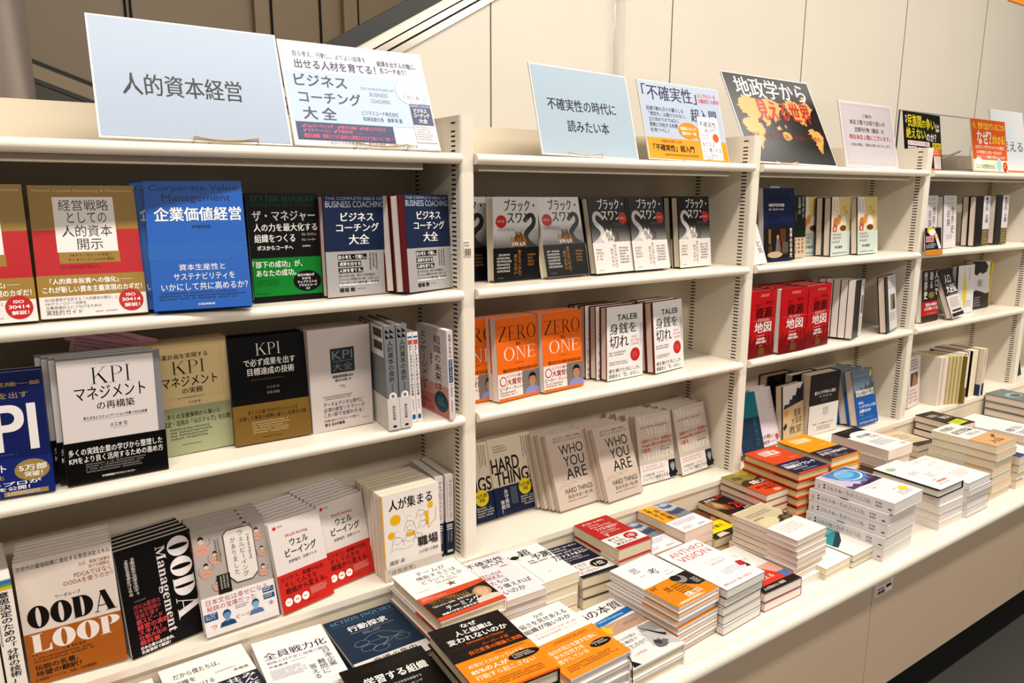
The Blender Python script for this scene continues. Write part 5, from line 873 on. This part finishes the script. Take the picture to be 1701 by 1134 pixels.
design('blackjacket', .129, .186, .022, '#151211', [('r', 62, 0, 100, 100, '#d9d1cf'), ('r', 74, 40, 96, 72, '#8a7c6c'), ('g', 66, 6, 96, 34, 5, '#a09896')], page='w')
row('blackjacket', 'black and white hardcover turned sideways in front of white page edges', 'turned black hardcover', 1.402, -0.006, S3, 0.333, 0.02, 0.05, 6)
row('photojacket', 'white jacketed hardcover with small photo, last on its shelf', 'white jacketed hardcover with photo', 1.605, -0.008, S3, 0.26, 0.123, -0.01, 1)
row('teal', 'teal and dark blue paperback half behind the upright', 'teal paperback', 0.960, 0.040, S4, 0.18, 0.32, 0.11, 1)
row('tata', 'white paperback with red title leaning on the teal one', 'white paperback with red title', 1.074, 0.066, S4, 0.12, 0.32, 0.06, 2)
row('kyo', 'tan book with dark blue splash and brush lettering', 'tan book with blue splash', 1.202, 0.076, S4, 0.10, 0.09, 0.015, 1, strip=0.004)
row('bour', 'very thick book, dark top half and white lower half', 'very thick dark and white book', 1.336, 0.078, S4, -0.06, 0.0, -0.01, 1)
row('ref2', 'thick black hardcover just behind the very thick one', 'thick black hardcover', 1.312, 0.132, S4, -0.04, 0.0, 0, 1)
row('ref2', 'thick black hardcover at the back against the panel', 'rear thick black hardcover', 1.228, 0.168, S4, 0.0, 0.0, 0, 1)
row('intel', 'bright blue lower half hardcover with grey skyline top', 'blue skyline hardcover', 1.545, 0.026, S4, 0.028, 0.225, 0.018, 3, dx=-0.008)
spine_out('slim', 'thin dark red paperback leaning beside the blue skyline hardcover', 1.497, 0.088, S4, 0.05, -0.08)
spine_out('slimblue', 'thin blue paperback leaning against the blue skyline hardcover', 1.512, 0.090, S4, 0.05, -0.09)
spine_out('slimyellow', 'thin yellow book at the back beside the blue skyline hardcover', 1.655, 0.065, S4, 0.0, 0.0)
# bay four
row('ethnic', 'white book with brown upright lettering, first after the upright', 'white book with brown lettering', 1.862, 0.030, S2, 0.16, 0.06, 0, 2)
row('ethnic', 'white book with brown upright lettering standing in front of its twin', 'front white book with brown lettering', 1.995, 0.030, S2, 0.13, 0.08, 0, 1)
row('dai', 'white book with huge black brush character', 'white book with black brush character', 2.052, 0.080, S2, 0.05, 0.05, 0, 2)
design('heif', .131, .186, .024, '#14100f', [('r', 46, 0, 100, 100, '#ddd6d6'), ('r', 46, 0, 100, 33, '#7c6834'), ('g', 50, 3, 96, 30, 5, '#c8b478'), ('r', 66, 92, 80, 97, K), ('t', '聖俗', 62, 70, 88, 90, '#4a4444', 'vm'), ('t', '王国', 66, 46, 88, 62, K, 'vb')], hard=True, page='p')
row('heif', 'black and white book with gold foot, turned sideways', 'turned black and white book', 2.218, 0.020, S2, 0.10, 0.05, 0, 2, strip=0.012)
row('heif', 'black and white book with gold foot, last on its shelf', 'last black and white book', 2.372, 0.020, S2, 0.10, 0.05, 0.03, 1, strip=0.010)
row('sek', 'dark brown book with red lower band', 'dark brown book with red band', 1.913, 0.035, S3, 0.062, 0.083, 0.012, 1, strip=0.003)
row('jinko', 'black and white book leaning far back beside the brown one', 'black and white leaning book', 2.075, 0.004, S3, 0.126, 0.36, -0.02, 1)
row('yel', 'white book with tall yellow diamond', 'white book with yellow diamond', 2.228, 0.062, S3, 0.0, 0.06, 0, 1, strip=0.008)
row('bw', 'white book with black ink splashes at the end of its shelf', 'ink splashed book', 2.400, 0.086, S3, 0.0, 0.06, 0, 1)
spine_out('slimyellow', 'thin yellow and brown spine beside the ink splashed book', 2.560, 0.095, S3, 0.0, 0.0)
row('vcard', 'white paperback with small brown painting beside the upright', 'white paperback with painting', 1.916, 0.052, S4, 0.16, 0.07, 0.03, 1)
xs = 2.062
for i, (kk, wd) in enumerate((('edgew', .017), ('edgew', .026), ('edgey', .014), ('edgey', .012), ('edgey', .015), ('edgey', .012))):
    spine_out(kk, ('brownish', 'pinkish', 'yellowed', 'yellowed', 'yellowed', 'yellowed')[i] + ' page edges of an old book, %s from the painting paperback' % ('first', 'second', 'third', 'fourth', 'fifth', 'sixth')[i], xs, 0.020 - 0.006 * i, S4, 0.02, 0.0, t=wd, fore=True, group='old books with page edges outward')
    xs += wd + 0.0015
spine_out('slip', 'white slipped spine with gold foot jutting out of the old books', xs + 0.002, -0.024, S4, 0.06, 0.0)
spine_out('purple', 'dark purple and tan spine beside the jutting slip', xs + 0.025, 0.0, S4, 0.0, 0.0)
spine_out('edgew', 'pale thick page edges right of the purple spine', xs + 0.050, 0.010, S4, 0.0, 0.0, t=.03, fore=True)
design('redfoot', .128, .184, .012, '#6a5040', [('r', 0, 0, 100, 30, '#c01c20')], sp=[('r', 0, 0, 100, 30, '#c01c20')], page='c')
spine_out('redfoot', 'thin spine with red foot among the old books', xs + 0.086, 0.014, S4, 0.0, -0.03)
spine_out('edgep', 'dark page edges right of the red foot', xs + 0.102, 0.018, S4, 0.0, 0.0, t=.016, fore=True)
spine_out('edgec', 'broad cream page edges before the blue foot spine', xs + 0.125, 0.012, S4, 0.0, 0.0, t=.05, fore=True)
spine_out('bluetip', 'cream spine with dark blue foot at the end of the old books', xs + 0.178, -0.006, S4, 0.0, 0.0)
row('ref', 'black book at the right edge of the photo beyond the last upright', 'black book at right edge', 2.70, 0.030, S4 + 0.052, 0.0, 0.05, 0, 1) if False else None
row('teal', 'dark book just past the last upright at the right edge', 'dark right edge book', 2.74, 0.05, S4, 0.0, 0.2, 0, 1)

# ------------------------------------------------------------------ piles on the counter
design('redcorner', .130, .187, .02, '#c83028', [('r', 70, 0, 100, 100, '#ece2da'), ('g', 10, 20, 60, 80, 4, '#e8b0a0', 1)])
pile('redcorner', 'red and white book cut off at the bottom left corner', 'red and white corner book', -0.798, -0.205, 0.885, 0.0, 4)
pile('dakara', 'white book with navy band at the bottom left corner', 'white and navy book', -0.652, -0.205, 0.892, 0.03, 4)
pile('zenin', 'white book with violet title beside the dark blue one', 'white violet lettered book', -0.513, -0.198, 0.883, -0.07, 4)
pile('action', 'dark blue hardcover with white diagram of circles', 'dark blue diagram hardcover', -0.365, -0.205, 0.878, -0.006, 4)
pile('gakushu', 'large black hardcover with bold white title at the bottom edge', 'large black hardcover', -0.419, -0.413, 0.899, -0.063, 3)
pile('teaming', 'white hardcover with orange band and portrait of smiling blonde woman', 'white hardcover with orange band', -0.217, -0.221, 0.936, 0.009, 5)
pile('nazehito', 'black and orange hardcover nearest the camera', 'black and orange hardcover', -0.266, -0.443, 0.939, -0.061, 5)
pile('fuka', 'pale paperback with red underlines and red seal', 'pale red underlined paperback', -0.090, -0.196, 0.912, -0.03, 7)
pile('yosoku', 'small white paperback with black bird and brush characters', 'small white bird paperback', 0.050, -0.167, 0.900, -0.012, 4)
pile('fastnavy', 'small navy paperback with number one seal', 'small navy paperback', 0.164, -0.168, 0.877, -0.05, 3)
nz_ = pile('nazeyowa', 'white and orange hardcover next to the black and orange one', 'white and orange hardcover', -0.087, -0.436, 0.893, 0.024, 4)[0]
m = MB(); m.tube([(.137, .012, .02), (.138, .013, -.003), (.1395, .022, -.0065), (.140, .05, -.008), (.139, .088, -.009)], .0011, ink('#14141c', .5), 6)
m.build('ribbon_marker', nz_)
pile('inohon', 'white book with blue stripe and grey photo near the counter lip', 'white book with blue stripe', 0.062, -0.432, 0.850, 0.027, 2)
pile('aku', 'white hardcover with orange band and man portrait on a tall pile', 'white hardcover with orange portrait band', 0.214, -0.400, 0.906, 0.068, 7, jit=0.005)
pile('anthro', 'white hardcover with red lettering ANTHRO VISION', 'white hardcover with red lettering', 0.348, -0.407, 0.903, 0.05, 5, jit=0.005)
pile('onb', 'white hardcover with red band and black foot near the lip', 'white hardcover with red band', 0.488, -0.398, 0.845, -0.009, 2)
pile('creamp', 'cream paperback on a tall pile with tan painting', 'cream paperback', 0.630, -0.374, 0.921, 0.042, 7, base=TABZ + 0.02, jit=0.003)
pile('whitesp', 'white book lying under the tall cream paperback pile', 'white book', 0.628, -0.382, TABZ + 0.02, 0.03, 1)
pile('fastred', 'small red paperback with number one seal', 'small red paperback', 0.269, -0.168, 0.915, 0.011, 4)
pile('orangeq', 'small orange and grey paperback between the red and higher orange ones', 'lower orange and grey paperback', 0.3745, -0.166, 0.872, 0.0, 3, jit=0.001)
pile('orangeq', 'small orange and grey paperback on the higher pile', 'higher orange and grey paperback', 0.485, -0.168, 0.899, 0.04, 4, jit=0.001)
pile('yellowb', 'small brown paperback with bright yellow band', 'small yellow banded paperback', 0.598, -0.168, 0.848, 0.0, 2, jit=0.001)
pile('ai120', 'small black paperback with red number 120', 'small black paperback', 0.709, -0.168, 0.868, 0.0, 3, jit=0.001)
pile('shokur', 'small green and brown paperback with orange band', 'small green and orange paperback', 0.797, -0.166, 0.919, -0.02, 6, jit=0.002)
pile('kokyo', 'orange hardcover with navy band on a tall pile', 'orange and navy hardcover', 0.883, -0.199, 0.970, -0.05, 7, jit=0.003)
pile('yelo', 'amber hardcover with purple band beside the orange one', 'amber and purple hardcover', 1.032, -0.199, 0.978, -0.045, 7, jit=0.003)
pile('kore', 'large white book with blue and purple artwork, spine lettered', 'large white blue artwork book', 0.940, -0.428, 0.954, 0.043, 5, jit=0.006, step=(-0.003, 0.003))
pile('shih', 'white hardcover with curved black head and black lettering', 'white hardcover with black head', 1.308, -0.210, 0.952, -0.015, 5)
pile('grel', 'white book with pale green ellipse near the front lip', 'white book with green ellipse', 1.213, -0.408, 0.919, -0.004, 1, base=0.895, strip=0.007)
pile('grelw', 'white book directly under the green ellipse one', 'white book below the green ellipse one', 1.218, -0.408, 0.895, -0.01, 4)
pile('wh2', 'plain white hardcover with small printed spine near the lip', 'plain white hardcover', 1.368, -0.412, 0.903, 0.001, 5)
pile('crm2', 'cream paged white paperback with tan band', 'cream paged paperback', 1.546, -0.400, 0.974, 0.008, 7, jit=0.005)
pile('lime', 'small black paperback with lime green label', 'small black and lime paperback', 1.827, -0.166, 0.923, -0.08, 5)
pile('tanb', 'small tan book lying behind the black headed hardcover', 'small tan book', 1.570, -0.165, 0.901, -0.06, 5)
pile('grayt', 'grey green hardcover near the right edge', 'grey green hardcover', 2.370, -0.201, 0.920, -0.05, 4)
pile('whtright', 'white paperback with blue lettering at the right edge', 'white blue lettered paperback', 1.985, -0.399, 0.898, 0.03, 4)
pile('stackr', 'pale book with dark blue side, right of the cream pages', 'pale blue sided book', 1.715, -0.402, 0.905, 0.0, 4)
pile('tealb', 'white paperback with teal artwork and teal board edges', 'white and teal paperback', 0.830, -0.398, 0.834, 0.03, 2)
design('whites', .105, .175, .016, '#ece7e0', [('g', 20, 40, 80, 70, 4, '#b0aca6')], page='c')
pile('whites', 'plain white paperback between cream pile and teal one', 'plain white paperback', 0.722, -0.395, 0.832, 0.03, 2)
pile('brownb', 'dark red brown book low between the piles', 'dark red brown book', 1.169, -0.205, 0.888, 0.0, 4, jit=0.001)
pile('bigwhite', 'large flat white book lying by the old books', 'large white book', 2.090, -0.300, 0.862, 0.05, 3)
r_ = make_book('bluelying'); pose(r_, 'bluelying', 2.20, 0.06, 1.777 + 0.0125, 0.1, math.pi / 2, 0); finish(r_, 'dark blue book lying on top shelf behind orange sign', '', 1, 0, None)

# ------------------------------------------------------------------ signs on the top shelf
def sign(label, X, Y, yaw, lean, roll, w, h, base, els, border='#eae6e0', bw=0.004):
    r = empty('display_sign'); tag(r, label, 'sign')
    t = 0.004
    m = MB(); m.box((0, 0, 0), (w, t, h), ink(border)); m.build('backing_board', r)
    m = MB(); m.box((bw, -0.0006, bw), (w - bw, 0, h - bw), ink(base, 0.3))
    W, H = w - 2 * bw, h - 2 * bw
    art(m, els, lambda u, v, e: (bw + u, -0.0006 - e, bw + v), W, H, inkrough=0.3); m.build('printed_sheet', r)
    M = Matrix.Rotation(yaw, 4, 'Z') @ Matrix.Rotation(-lean, 4, 'X') @ Matrix.Rotation(roll, 4, 'Y')
    r.matrix_world = Matrix.Translation((X, Y, zz(1.7776) + lift(w, t, yaw, lean, roll))) @ M
    return r
def easel(X, Y, yaw, lean, label, wd=0.1):
    m = MB(); a = wd / 2
    m.tube([(-a, 0.004, 0.002), (-a, -0.012, 0.001), (-a, -0.013, 0.011), (-a * .5, -0.013, 0.007), (0, -0.013, 0.0055), (a * .5, -0.013, 0.007), (a, -0.013, 0.011), (a, -0.012, 0.001), (a, 0.004, 0.002)], 0.0012, WIRE, 6)
    s, c = math.sin(lean), math.cos(lean)
    m.tube([(-a * .5, 0.008, 0.002), (-a * .3, 0.012 + .12 * s, .12 * c), (a * .3, 0.012 + .12 * s, .12 * c), (a * .5, 0.008, 0.002), (0, 0.07, 0.002), (-a * .5, 0.008, 0.002)], 0.0012, WIRE, 6)
    o = m.build('wire_easel'); o.location = (X, Y, zz(1.7775)); o.rotation_euler = (0, 0, yaw)
    tag(o, label, 'wire stand', 'gold wire easels holding the signs')
sign('large pale blue sign with five black characters, leftmost on top', -0.660, 0.012, -0.05, 0.42, 0.012, .292, .211, '#adbacd', [('t', '人的資本経営', 13, 35, 76, 53.5, '#14151a', 'm')], bw=0.003)
easel(-0.475, 0.014, -0.05, 0.42, 'gold wire easel holding the large pale blue sign')
sign('white and blue coaching sign beside the large pale blue one', -0.359, 0.012, -0.067, 0.475, 0.012, .279, .213, '#d6d3d6', [
    ('r', 1, 21, 99, 70, '#b2c3d6'), ('l', [(1, 70), (99, 70)], .4, '#8a98a8'), ('l', [(1, 21), (99, 21)], .4, '#8a98a8'),
    ('t', '自ら考え、行動し、よりよい結果を', 8, 85.5, 58, 91, '#4a4a78', ''), ('t', '出せる人材を育てる！', 8, 73.5, 64, 83, '#3a3a78', 'b'), ('t', '結果を出す人の陰に、', 66, 83, 95, 89, '#4a4a78', 'b'), ('t', '名コーチあり！', 67, 76, 87, 82, '#4a4a78', 'b'),
    ('t', 'ビジネス', 6, 56, 41, 68, '#12295e', 'b'), ('t', 'コーチング', 7, 39.5, 49, 51.5, '#12295e', 'b'), ('t', '大 全', 8, 23.5, 30, 36, '#12295e', 'b'), ('t', 'THE COMPLETE BIBLE OF', 50, 57, 74, 59.4, '#8a94a4'), ('t', 'BUSINESS', 56, 50.6, 69, 54.6, '#7a86a0'), ('t', 'COACHING', 56, 44, 70, 48, '#7a86a0'),
    ('t', 'ビジネスコーチ株式会社', 48, 31, 74, 35.6, '#3a5c88'), ('t', '取締役副社長　橋場 剛 著', 48, 25, 76, 29.4, '#3a5c88'), ('e', 87, 59, 11.5, 14.5, '#9aa4b0'), ('e', 87, 59, 11.2, 14.1, '#f0ecec'), ('g', 79, 62, 95, 69, 3, '#5a5a60'), ('t', '「コーチング', 79.6, 55.6, 95, 60, K), ('t', 'の教科書」', 80, 50, 94, 54.6, K), ('t', '─決定版─', 82, 46.4, 93, 49, '#5a5a60'),
    ('r', 84, 24, 99.5, 46, '#1a2f72'), ('t', 'BUSINESS COACHING', 84.6, 42.6, 99, 45.2, '#b8c4d8'), ('t', 'ビジネス', 86.4, 37, 96, 41.4, W_, 'b'), ('t', 'コーチング', 85.6, 32, 97.4, 36.4, W_, 'b'), ('t', '大全', 88.6, 26.4, 95, 31, W_, 'b'), ('r', 84, 6, 99.5, 24, '#d8ccd0'), ('g', 85, 8, 98, 22.6, 6, '#5a5458'),
    ('r', 2, 4, 68, 20.5, '#1a2f72'), ('t', '✔1on1ミーティング', 6, 15, 26, 18.8, '#e05068', 'b'), ('t', '✔学びと実践', 29, 15, 42, 18.8, '#e05068', 'b'), ('t', '✔内省とふりかえり', 44, 15, 62, 18.8, '#e05068', 'b'), ('t', '✔モチベーション', 6, 11, 24, 14.4, '#e05068', 'b'), ('t', '✔行動変容　……', 26, 11, 46, 14.4, '#e05068', 'b'), ('t', '豊富な職種・事例とともに基本から実践スキルまで身につく一冊！！', 6, 5.6, 66, 9.6, '#e05068', 'b'),
    ('t', '一人ひとりが多様な魅力、能力を発揮して成果を出し続ける─', 20, 0.6, 86, 3.6, '#4a3a34')], bw=0.002)
easel(-0.20, 0.008, -0.06, 0.46, 'gold wire easel holding the white and blue coaching sign')
sign('smaller pale blue sign with two lines of black characters', 0.196, 0.034, 0.02, 0.293, 0.018, .293, .207, '#abbdcb', [('t', '不確実性の時代に', 11, 50, 83, 64, '#171a22', 'm'), ('t', '読みたい本', 28, 26, 72, 40, '#171a22', 'm')], bw=0.003)
easel(0.31, 0.036, 0.02, 0.293, 'gold wire easel holding the smaller pale blue sign')
sign('white and orange sign with navy title beside the smaller blue sign', 0.541, 0.055, -0.01, 0.304, 0.018, .293, .204, '#b6c2d4', [
    ('r', 0, 0, 100, 27, '#ee9a22'), ('t', '「不確実性」', 3, 76, 70, 96, '#2e2c66', 'm'), ('t', '超入門', 59, 52, 93, 70, '#2e2c66', 'm'), ('t', 'ロングセラーを', 72, 86, 96, 92, '#e04860', 'b'), ('t', '大幅改訂した新刊！', 72, 79, 100, 85, '#e04860', 'b'),
    ('t', '投資行動も日々の暮らしも', 5, 62, 50, 67.6, '#3a3a60'), ('t', '「想定外」は避けられない。', 7, 55, 52, 60.6, '#3a3a60'), ('t', '立ち向かうのではなく', 6, 48, 42, 53.6, '#3a3a60'), ('t', '柔軟に対処する知恵', 6, 41, 40, 46.6, '#3a3a60'), ('t', 'を持つべし！', 6, 34, 28, 39.6, '#3a3a60'),
    ('e', 53, 39, 13, 11, '#ee8a18'), ('p', [(60, 32), (66, 27), (64, 36)], '#ee8a18'), ('t', '最初になって', 43, 39.4, 63, 44, '#f8e8d0', 'b'), ('t', '最初の一冊', 44, 33, 62, 37.6, '#f8e8d0', 'b'),
    ('r', 66, 2, 93, 60, '#ece8ea'), ('t', '不確実性', 68, 46, 90, 54, '#3a3a60', 'm'), ('t', '超入門', 74, 39, 86, 44.4, '#5a5a70', 'm'), ('g', 68, 29, 80, 36, 2, '#c04850'), ('e', 87, 32, 4, 6, '#e0582a'), ('t', '私たちは', 68, 19.6, 84, 26, K), ('t', 'どう備えれば', 68, 12, 92, 18.4, K), ('t', 'いいのか', 68, 4, 86, 10.4, K),
    ('t', '不確実性の時代に必読！', 16, 21, 42, 24.6, '#b04a20'), ('t', '「不確実性」超入門', 6, 10, 56, 18.6, '#3a2c30', 'b'), ('g', 18, 3, 64, 6.6, 1, '#6a4a30')], bw=0.002)
easel(0.705, 0.055, -0.01, 0.30, 'gold wire easel holding the white and orange sign')
sign('big black sign with orange world map and red characters', 0.921, 0.047, -0.03, 0.486, 0.018, .383, .288, '#17130f', [
    coast([(5, 62), (9, 72), (18, 76), (30, 72), (42, 75), (52, 70), (56, 64), (50, 58), (47, 50), (42, 46), (39, 52), (36, 44), (32, 40), (30, 48), (25, 50), (22, 44), (17, 48), (12, 52), (7, 56)], '#e2a050', 1),
    coast([(8, 48), (16, 50), (23, 46), (28, 38), (24, 30), (20, 20), (17, 14), (14, 20), (13, 29), (7, 34), (5, 42)], '#e2a050', 2), coast([(60, 70), (68, 76), (78, 72), (88, 75), (94, 68), (90, 60), (84, 57), (81, 49), (77, 45), (73, 50), (68, 52), (63, 60)], '#e2a050', 3),
    coast([(80, 42), (87, 42), (95, 35), (94, 28), (90, 22), (88, 12), (85, 18), (84, 28), (79, 36)], '#e2a050', 4), coast([(46, 34), (52, 36), (57, 30), (53, 26), (47, 27)], '#e2a050', 5, 3, 1), coast([(41, 40), (46, 42), (47, 38), (42, 37)], '#e2a050', 6, 3, .8),
    coast([(50, 43), (54, 45), (55, 40)], '#e2a050', 7, 3, .8), coast([(55, 62), (58, 60), (56, 54)], '#e2a050', 8, 3, .6), coast([(84, 80), (92, 82), (90, 77)], '#e2a050', 9, 3, .8),
    ('t', '地政学から', 9, 74, 92, 97, '#efe8e2', 'm'), ('t', '見える世界', 26, 48, 90, 72, '#8a1814', 'bm'), ('t', '見える世界', 25.4, 48.6, 89.4, 72.6, '#d02c20', 'm'), ('t', '歴史・軍事・民族・資源から読む', 8, 27, 92, 33, '#8a2420', 'm')], bw=0.003)
easel(1.06, 0.047, -0.01, 0.4, 'gold wire easel holding the black world map sign')
sign('white notice sheet in clear sleeve with one red line', 1.345, 0.028, -0.02, 0.243, 0.008, .285, .205, '#cdc5c7', [
    ('l', [(4, 4), (96, 4), (96, 97), (4, 97), (4, 4)], .6, '#d8a0a4'), ('t', 'ご案内', 40, 78, 58, 84, '#4a4448', 'm'), ('t', '本店２階でお取り扱いの', 14, 66, 84, 74, '#3a3438', 'm'), ('t', '定期刊行物（雑誌）は', 22, 54, 80, 62, '#3a3438', 'm'), ('t', '現在本店１階にございます。', 10, 42, 92, 50, '#c8404c', 'bm'), ('t', 'お求めの際は、ご案内をお申し付けいたします。', 12, 31, 90, 36, '#4a4448')], border='#ded8d6', bw=0.006)
sign('black sign with yellow title standing beyond the third upright', 1.833, 0.104, -0.05, 0.18, 0.03, .227, .202, '#15110f', [
    ('t', 'なぜ', 2, 80, 7, 94, W_, 'vb'), ('t', '民族間', 9, 74, 46, 96, '#e8d820', 'b'), ('t', 'の', 47, 74, 57, 88, '#e8d820', 'b'), ('t', '争い', 58, 72, 84, 92, '#e8d820', 'b'), ('t', 'は', 86, 70, 96, 84, W_, 'b'), ('t', '絶えない', 3, 54, 56, 73, '#e8d820', 'b'), ('t', 'のか？', 58, 52, 86, 66, W_, 'b'),
    ('r', 6, 42, 66, 50, '#ece4e4'), ('t', 'ロシアのウクライナ侵攻、', 8, 43, 64, 49, '#d04050', 'b'), ('r', 6, 32, 30, 40, '#ece4e4'), ('t', '香港問題', 8, 33, 28, 39, '#d04050', 'b'), ('r', 33, 31, 58, 39, '#ece4e4'), ('t', '台湾情勢', 35, 32, 56, 38, '#d04050', 'b'), ('r', 6, 22, 30, 30, '#ece4e4'), ('t', '人種差別', 8, 23, 28, 29, '#d04050', 'b'), ('r', 33, 21, 58, 29, '#ece4e4'), ('t', '米国問題', 35, 22, 56, 28, '#d04050', 'b'),
    ('r', 74, 40, 98, 50, '#e0cc20'), ('t', '池上彰の', 76, 41.6, 96, 48.6, K, 'b'), ('r', 74, 26, 98, 40, '#e8742a'), ('g', 76, 28, 96, 38, 2, '#f8e0d0'), ('r', 76, 4, 96, 26, '#ece0e2'), ('g', 80, 6, 92, 24, 2, '#d890a0', 1), ('r', 0, 0, 100, 4, '#e8742a')], border='#1a1614', bw=0.001)
sign('orange sign with yellow and white lettering and cream foot', 2.106, 0.006, -0.06, 0.19, 0.012, .237, .189, '#e2591a', [
    ('r', 0, 0, 100, 22, '#ece6c8'), ('t', '今、世界で起きていることの', 4, 80, 96, 94, '#f0dc40', 'b'), ('t', 'なぜ？', 14, 52, 56, 78, '#f4ece0', 'b'), ('t', 'がわかる！', 58, 54, 96, 72, '#f0dc40', 'b'), ('t', 'なぜロシアがウクライナに侵攻？', 8, 43, 92, 50, '#f4dccc', 'b'), ('t', 'なぜ物価が上がる一方なのか？', 10, 33, 84, 40, '#f4dccc', 'b'), ('t', 'なぜアフリカ難民が減らないのか？', 10, 24, 94, 31, '#f4dccc', 'b'),
    ('e', 16, 20, 10, 6, '#e8eef4'), ('t', 'ニュースの世界がわかる！', 6, 4, 62, 14, '#4a8a6a', 'b'), ('e', 74, 14, 7, 13, '#a8d4d8'), ('e', 92, 10, 7, 10, '#d8401c'), ('g', 87, 6, 97, 15, 2, '#f0d8a0')], border='#e8dcc8', bw=0.001)
sign('white sign with pale blue drawing cut off by the right edge', 2.335, 0.030, -0.05, 0.22, 0.01, .25, .24, '#d8dadc', [('t', '変える', 24, 34, 90, 52, '#6a7478', 'm'), ('e', 50, 66, 14, 10, '#c8dce4'), ('r', 0, 0, 100, 3, '#e8742a')], bw=0.002)
# clear sheet behind the last signs, pop card, slips, notes, labels
m = MB(); m.box((1.86, 0.163, zz(1.778)), (2.56, 0.166, zz(1.988)), CLEAR)
cs = m.build('clear_acrylic_sheet'); tag(cs, 'clear acrylic sheet standing behind the black and orange signs', 'acrylic sheet')
m = MB(); m.box((1.86, 0.162, zz(1.986)), (2.56, 0.167, zz(1.990)), ink('#9a9890', 0.3)); m.box((1.86, 0.162, zz(1.778)), (1.863, 0.167, zz(1.988)), ink('#9a9890', 0.3)); m.build('edge_strip', cs)
m = MB(); m.tube([(2.02, 0.185, zz(1.785)), (2.36, 0.18, zz(1.864))], 0.004, ink('#efe9e6', 0.4), 8)
tag(m.build('white_rod', smooth=True), 'thin white rod leaning behind the clear acrylic sheet', 'rod')
pc = empty('shelf_card'); tag(pc, 'black and yellow promotional card clipped on the shelf front', 'card')
m = MB(); m.box((0, 0, 0), (.108, .0012, .075), ink('#1c1814'))
art(m, [('r', 14, 78, 60, 98, '#e0cc30'), ('e', 44, 78, 22, 14, '#e8e0e8'), ('r', 4, 36, 52, 62, '#e8a0a4'), ('t', '民族', 8, 40, 48, 58, '#b02838', 'b'), ('g', 4, 6, 70, 30, 3, W_), ('p', [(56, 70), (70, 74), (100, 4), (82, 4)], '#e8e0dc'), ('p', [(52, 74), (66, 76), (76, 48), (62, 50)], '#e8b830')], lambda u, v, e: (u, -e, v), .108, .075)
m.build('printed_card', pc)
m = MB(); m.box((0, -0.001, -0.018), (.115, .0015, -0.0005), ink('#d8862a')); m.build('holder', pc)
pc.matrix_world = Matrix.Translation((1.782, -0.016, zz(1.512))) @ Matrix.Rotation(-0.12, 4, 'X')
wc = empty('shelf_card'); tag(wc, 'white lettered card propped beside the navy book with painted band', 'card')
m = MB(); m.box((0, 0, 0), (.062, .0012, .112), ink('#e2dad8'))
art(m, [('t', 'と', 60, 44, 90, 58, '#6a6468', 'm'), ('t', '気', 58, 26, 92, 42, '#8a6468', 'm'), ('l', [(62, 66), (90, 66)], .5, '#8a8488')], lambda u, v, e: (u, -e, v), .062, .112)
m.build('printed_card', wc)
m = MB(); m.box((0.004, 0.0012, 0), (.058, .03, .0012), ink('#d8d0cc')); m.build('foot', wc)
wc.matrix_world = Matrix.Translation((0.898, 0.002, zz(1.506))) @ Matrix.Rotation(-0.33, 4, 'X') @ Matrix.Rotation(-0.08, 4, 'Y')
slabels = ('pink order slip sticking up furthest behind the white KPI paperback', 'pink order slip in the middle of the three slips', 'pink order slip nearest the beige KPI paperback')
for i, (zb, yy, an) in enumerate(((1.436, 0.079, 1.22), (1.425, 0.0785, 1.30), (1.412, 0.078, 1.40))):
    m = MB(); m.box((-.017, 0, 0), (.017, .0003, .135), ink('#f2b4cc', 0.7))
    art(m, [('g', 16, 10, 84, 96, 4, '#7a4058', 1), ('l', [(0, 60), (100, 60)], .3, '#a86a80')], lambda u, v, e: (u - .017, -e, v), .034, .135)
    o = m.build('paper_slip')
    o.matrix_world = Matrix.Translation((-0.600 + 0.006 * i, yy, zz(zb))) @ Matrix.Rotation(-an, 4, 'Y')
    tag(o, slabels[i], 'paper slip', 'pink order slips')
m = MB(); m.box((0, 0, 0), (.046, .0003, .03), ink('#b8c8b0', 0.7)); o = m.build('sticky_note')
o.matrix_world = Matrix.Translation((1.035, 0.068, zz(1.697))); tag(o, 'pale green sticky note on top of the navy book', 'sticky note')
hs = empty('hanging_sign'); tag(hs, 'orange hanging sign at the top right corner', 'sign')
m = MB(); m.box((1.750, -0.2, zz(2.262)), (2.3, -0.19, zz(2.50)), ink('#ea8a1c')); m.build('sign_board', hs)
m = MB(); m.tube([(1.85, -0.195, zz(2.5)), (1.85, -0.195, 4.2)], 0.002, WIRE, 6); m.build('cord', hs)
m = MB(); m.tube([(2.2, -0.195, zz(2.5)), (2.2, -0.195, 4.2)], 0.002, WIRE, 6); m.build('cord', hs)

COL.objects.unlink(_fo); bpy.data.objects.remove(_fo)
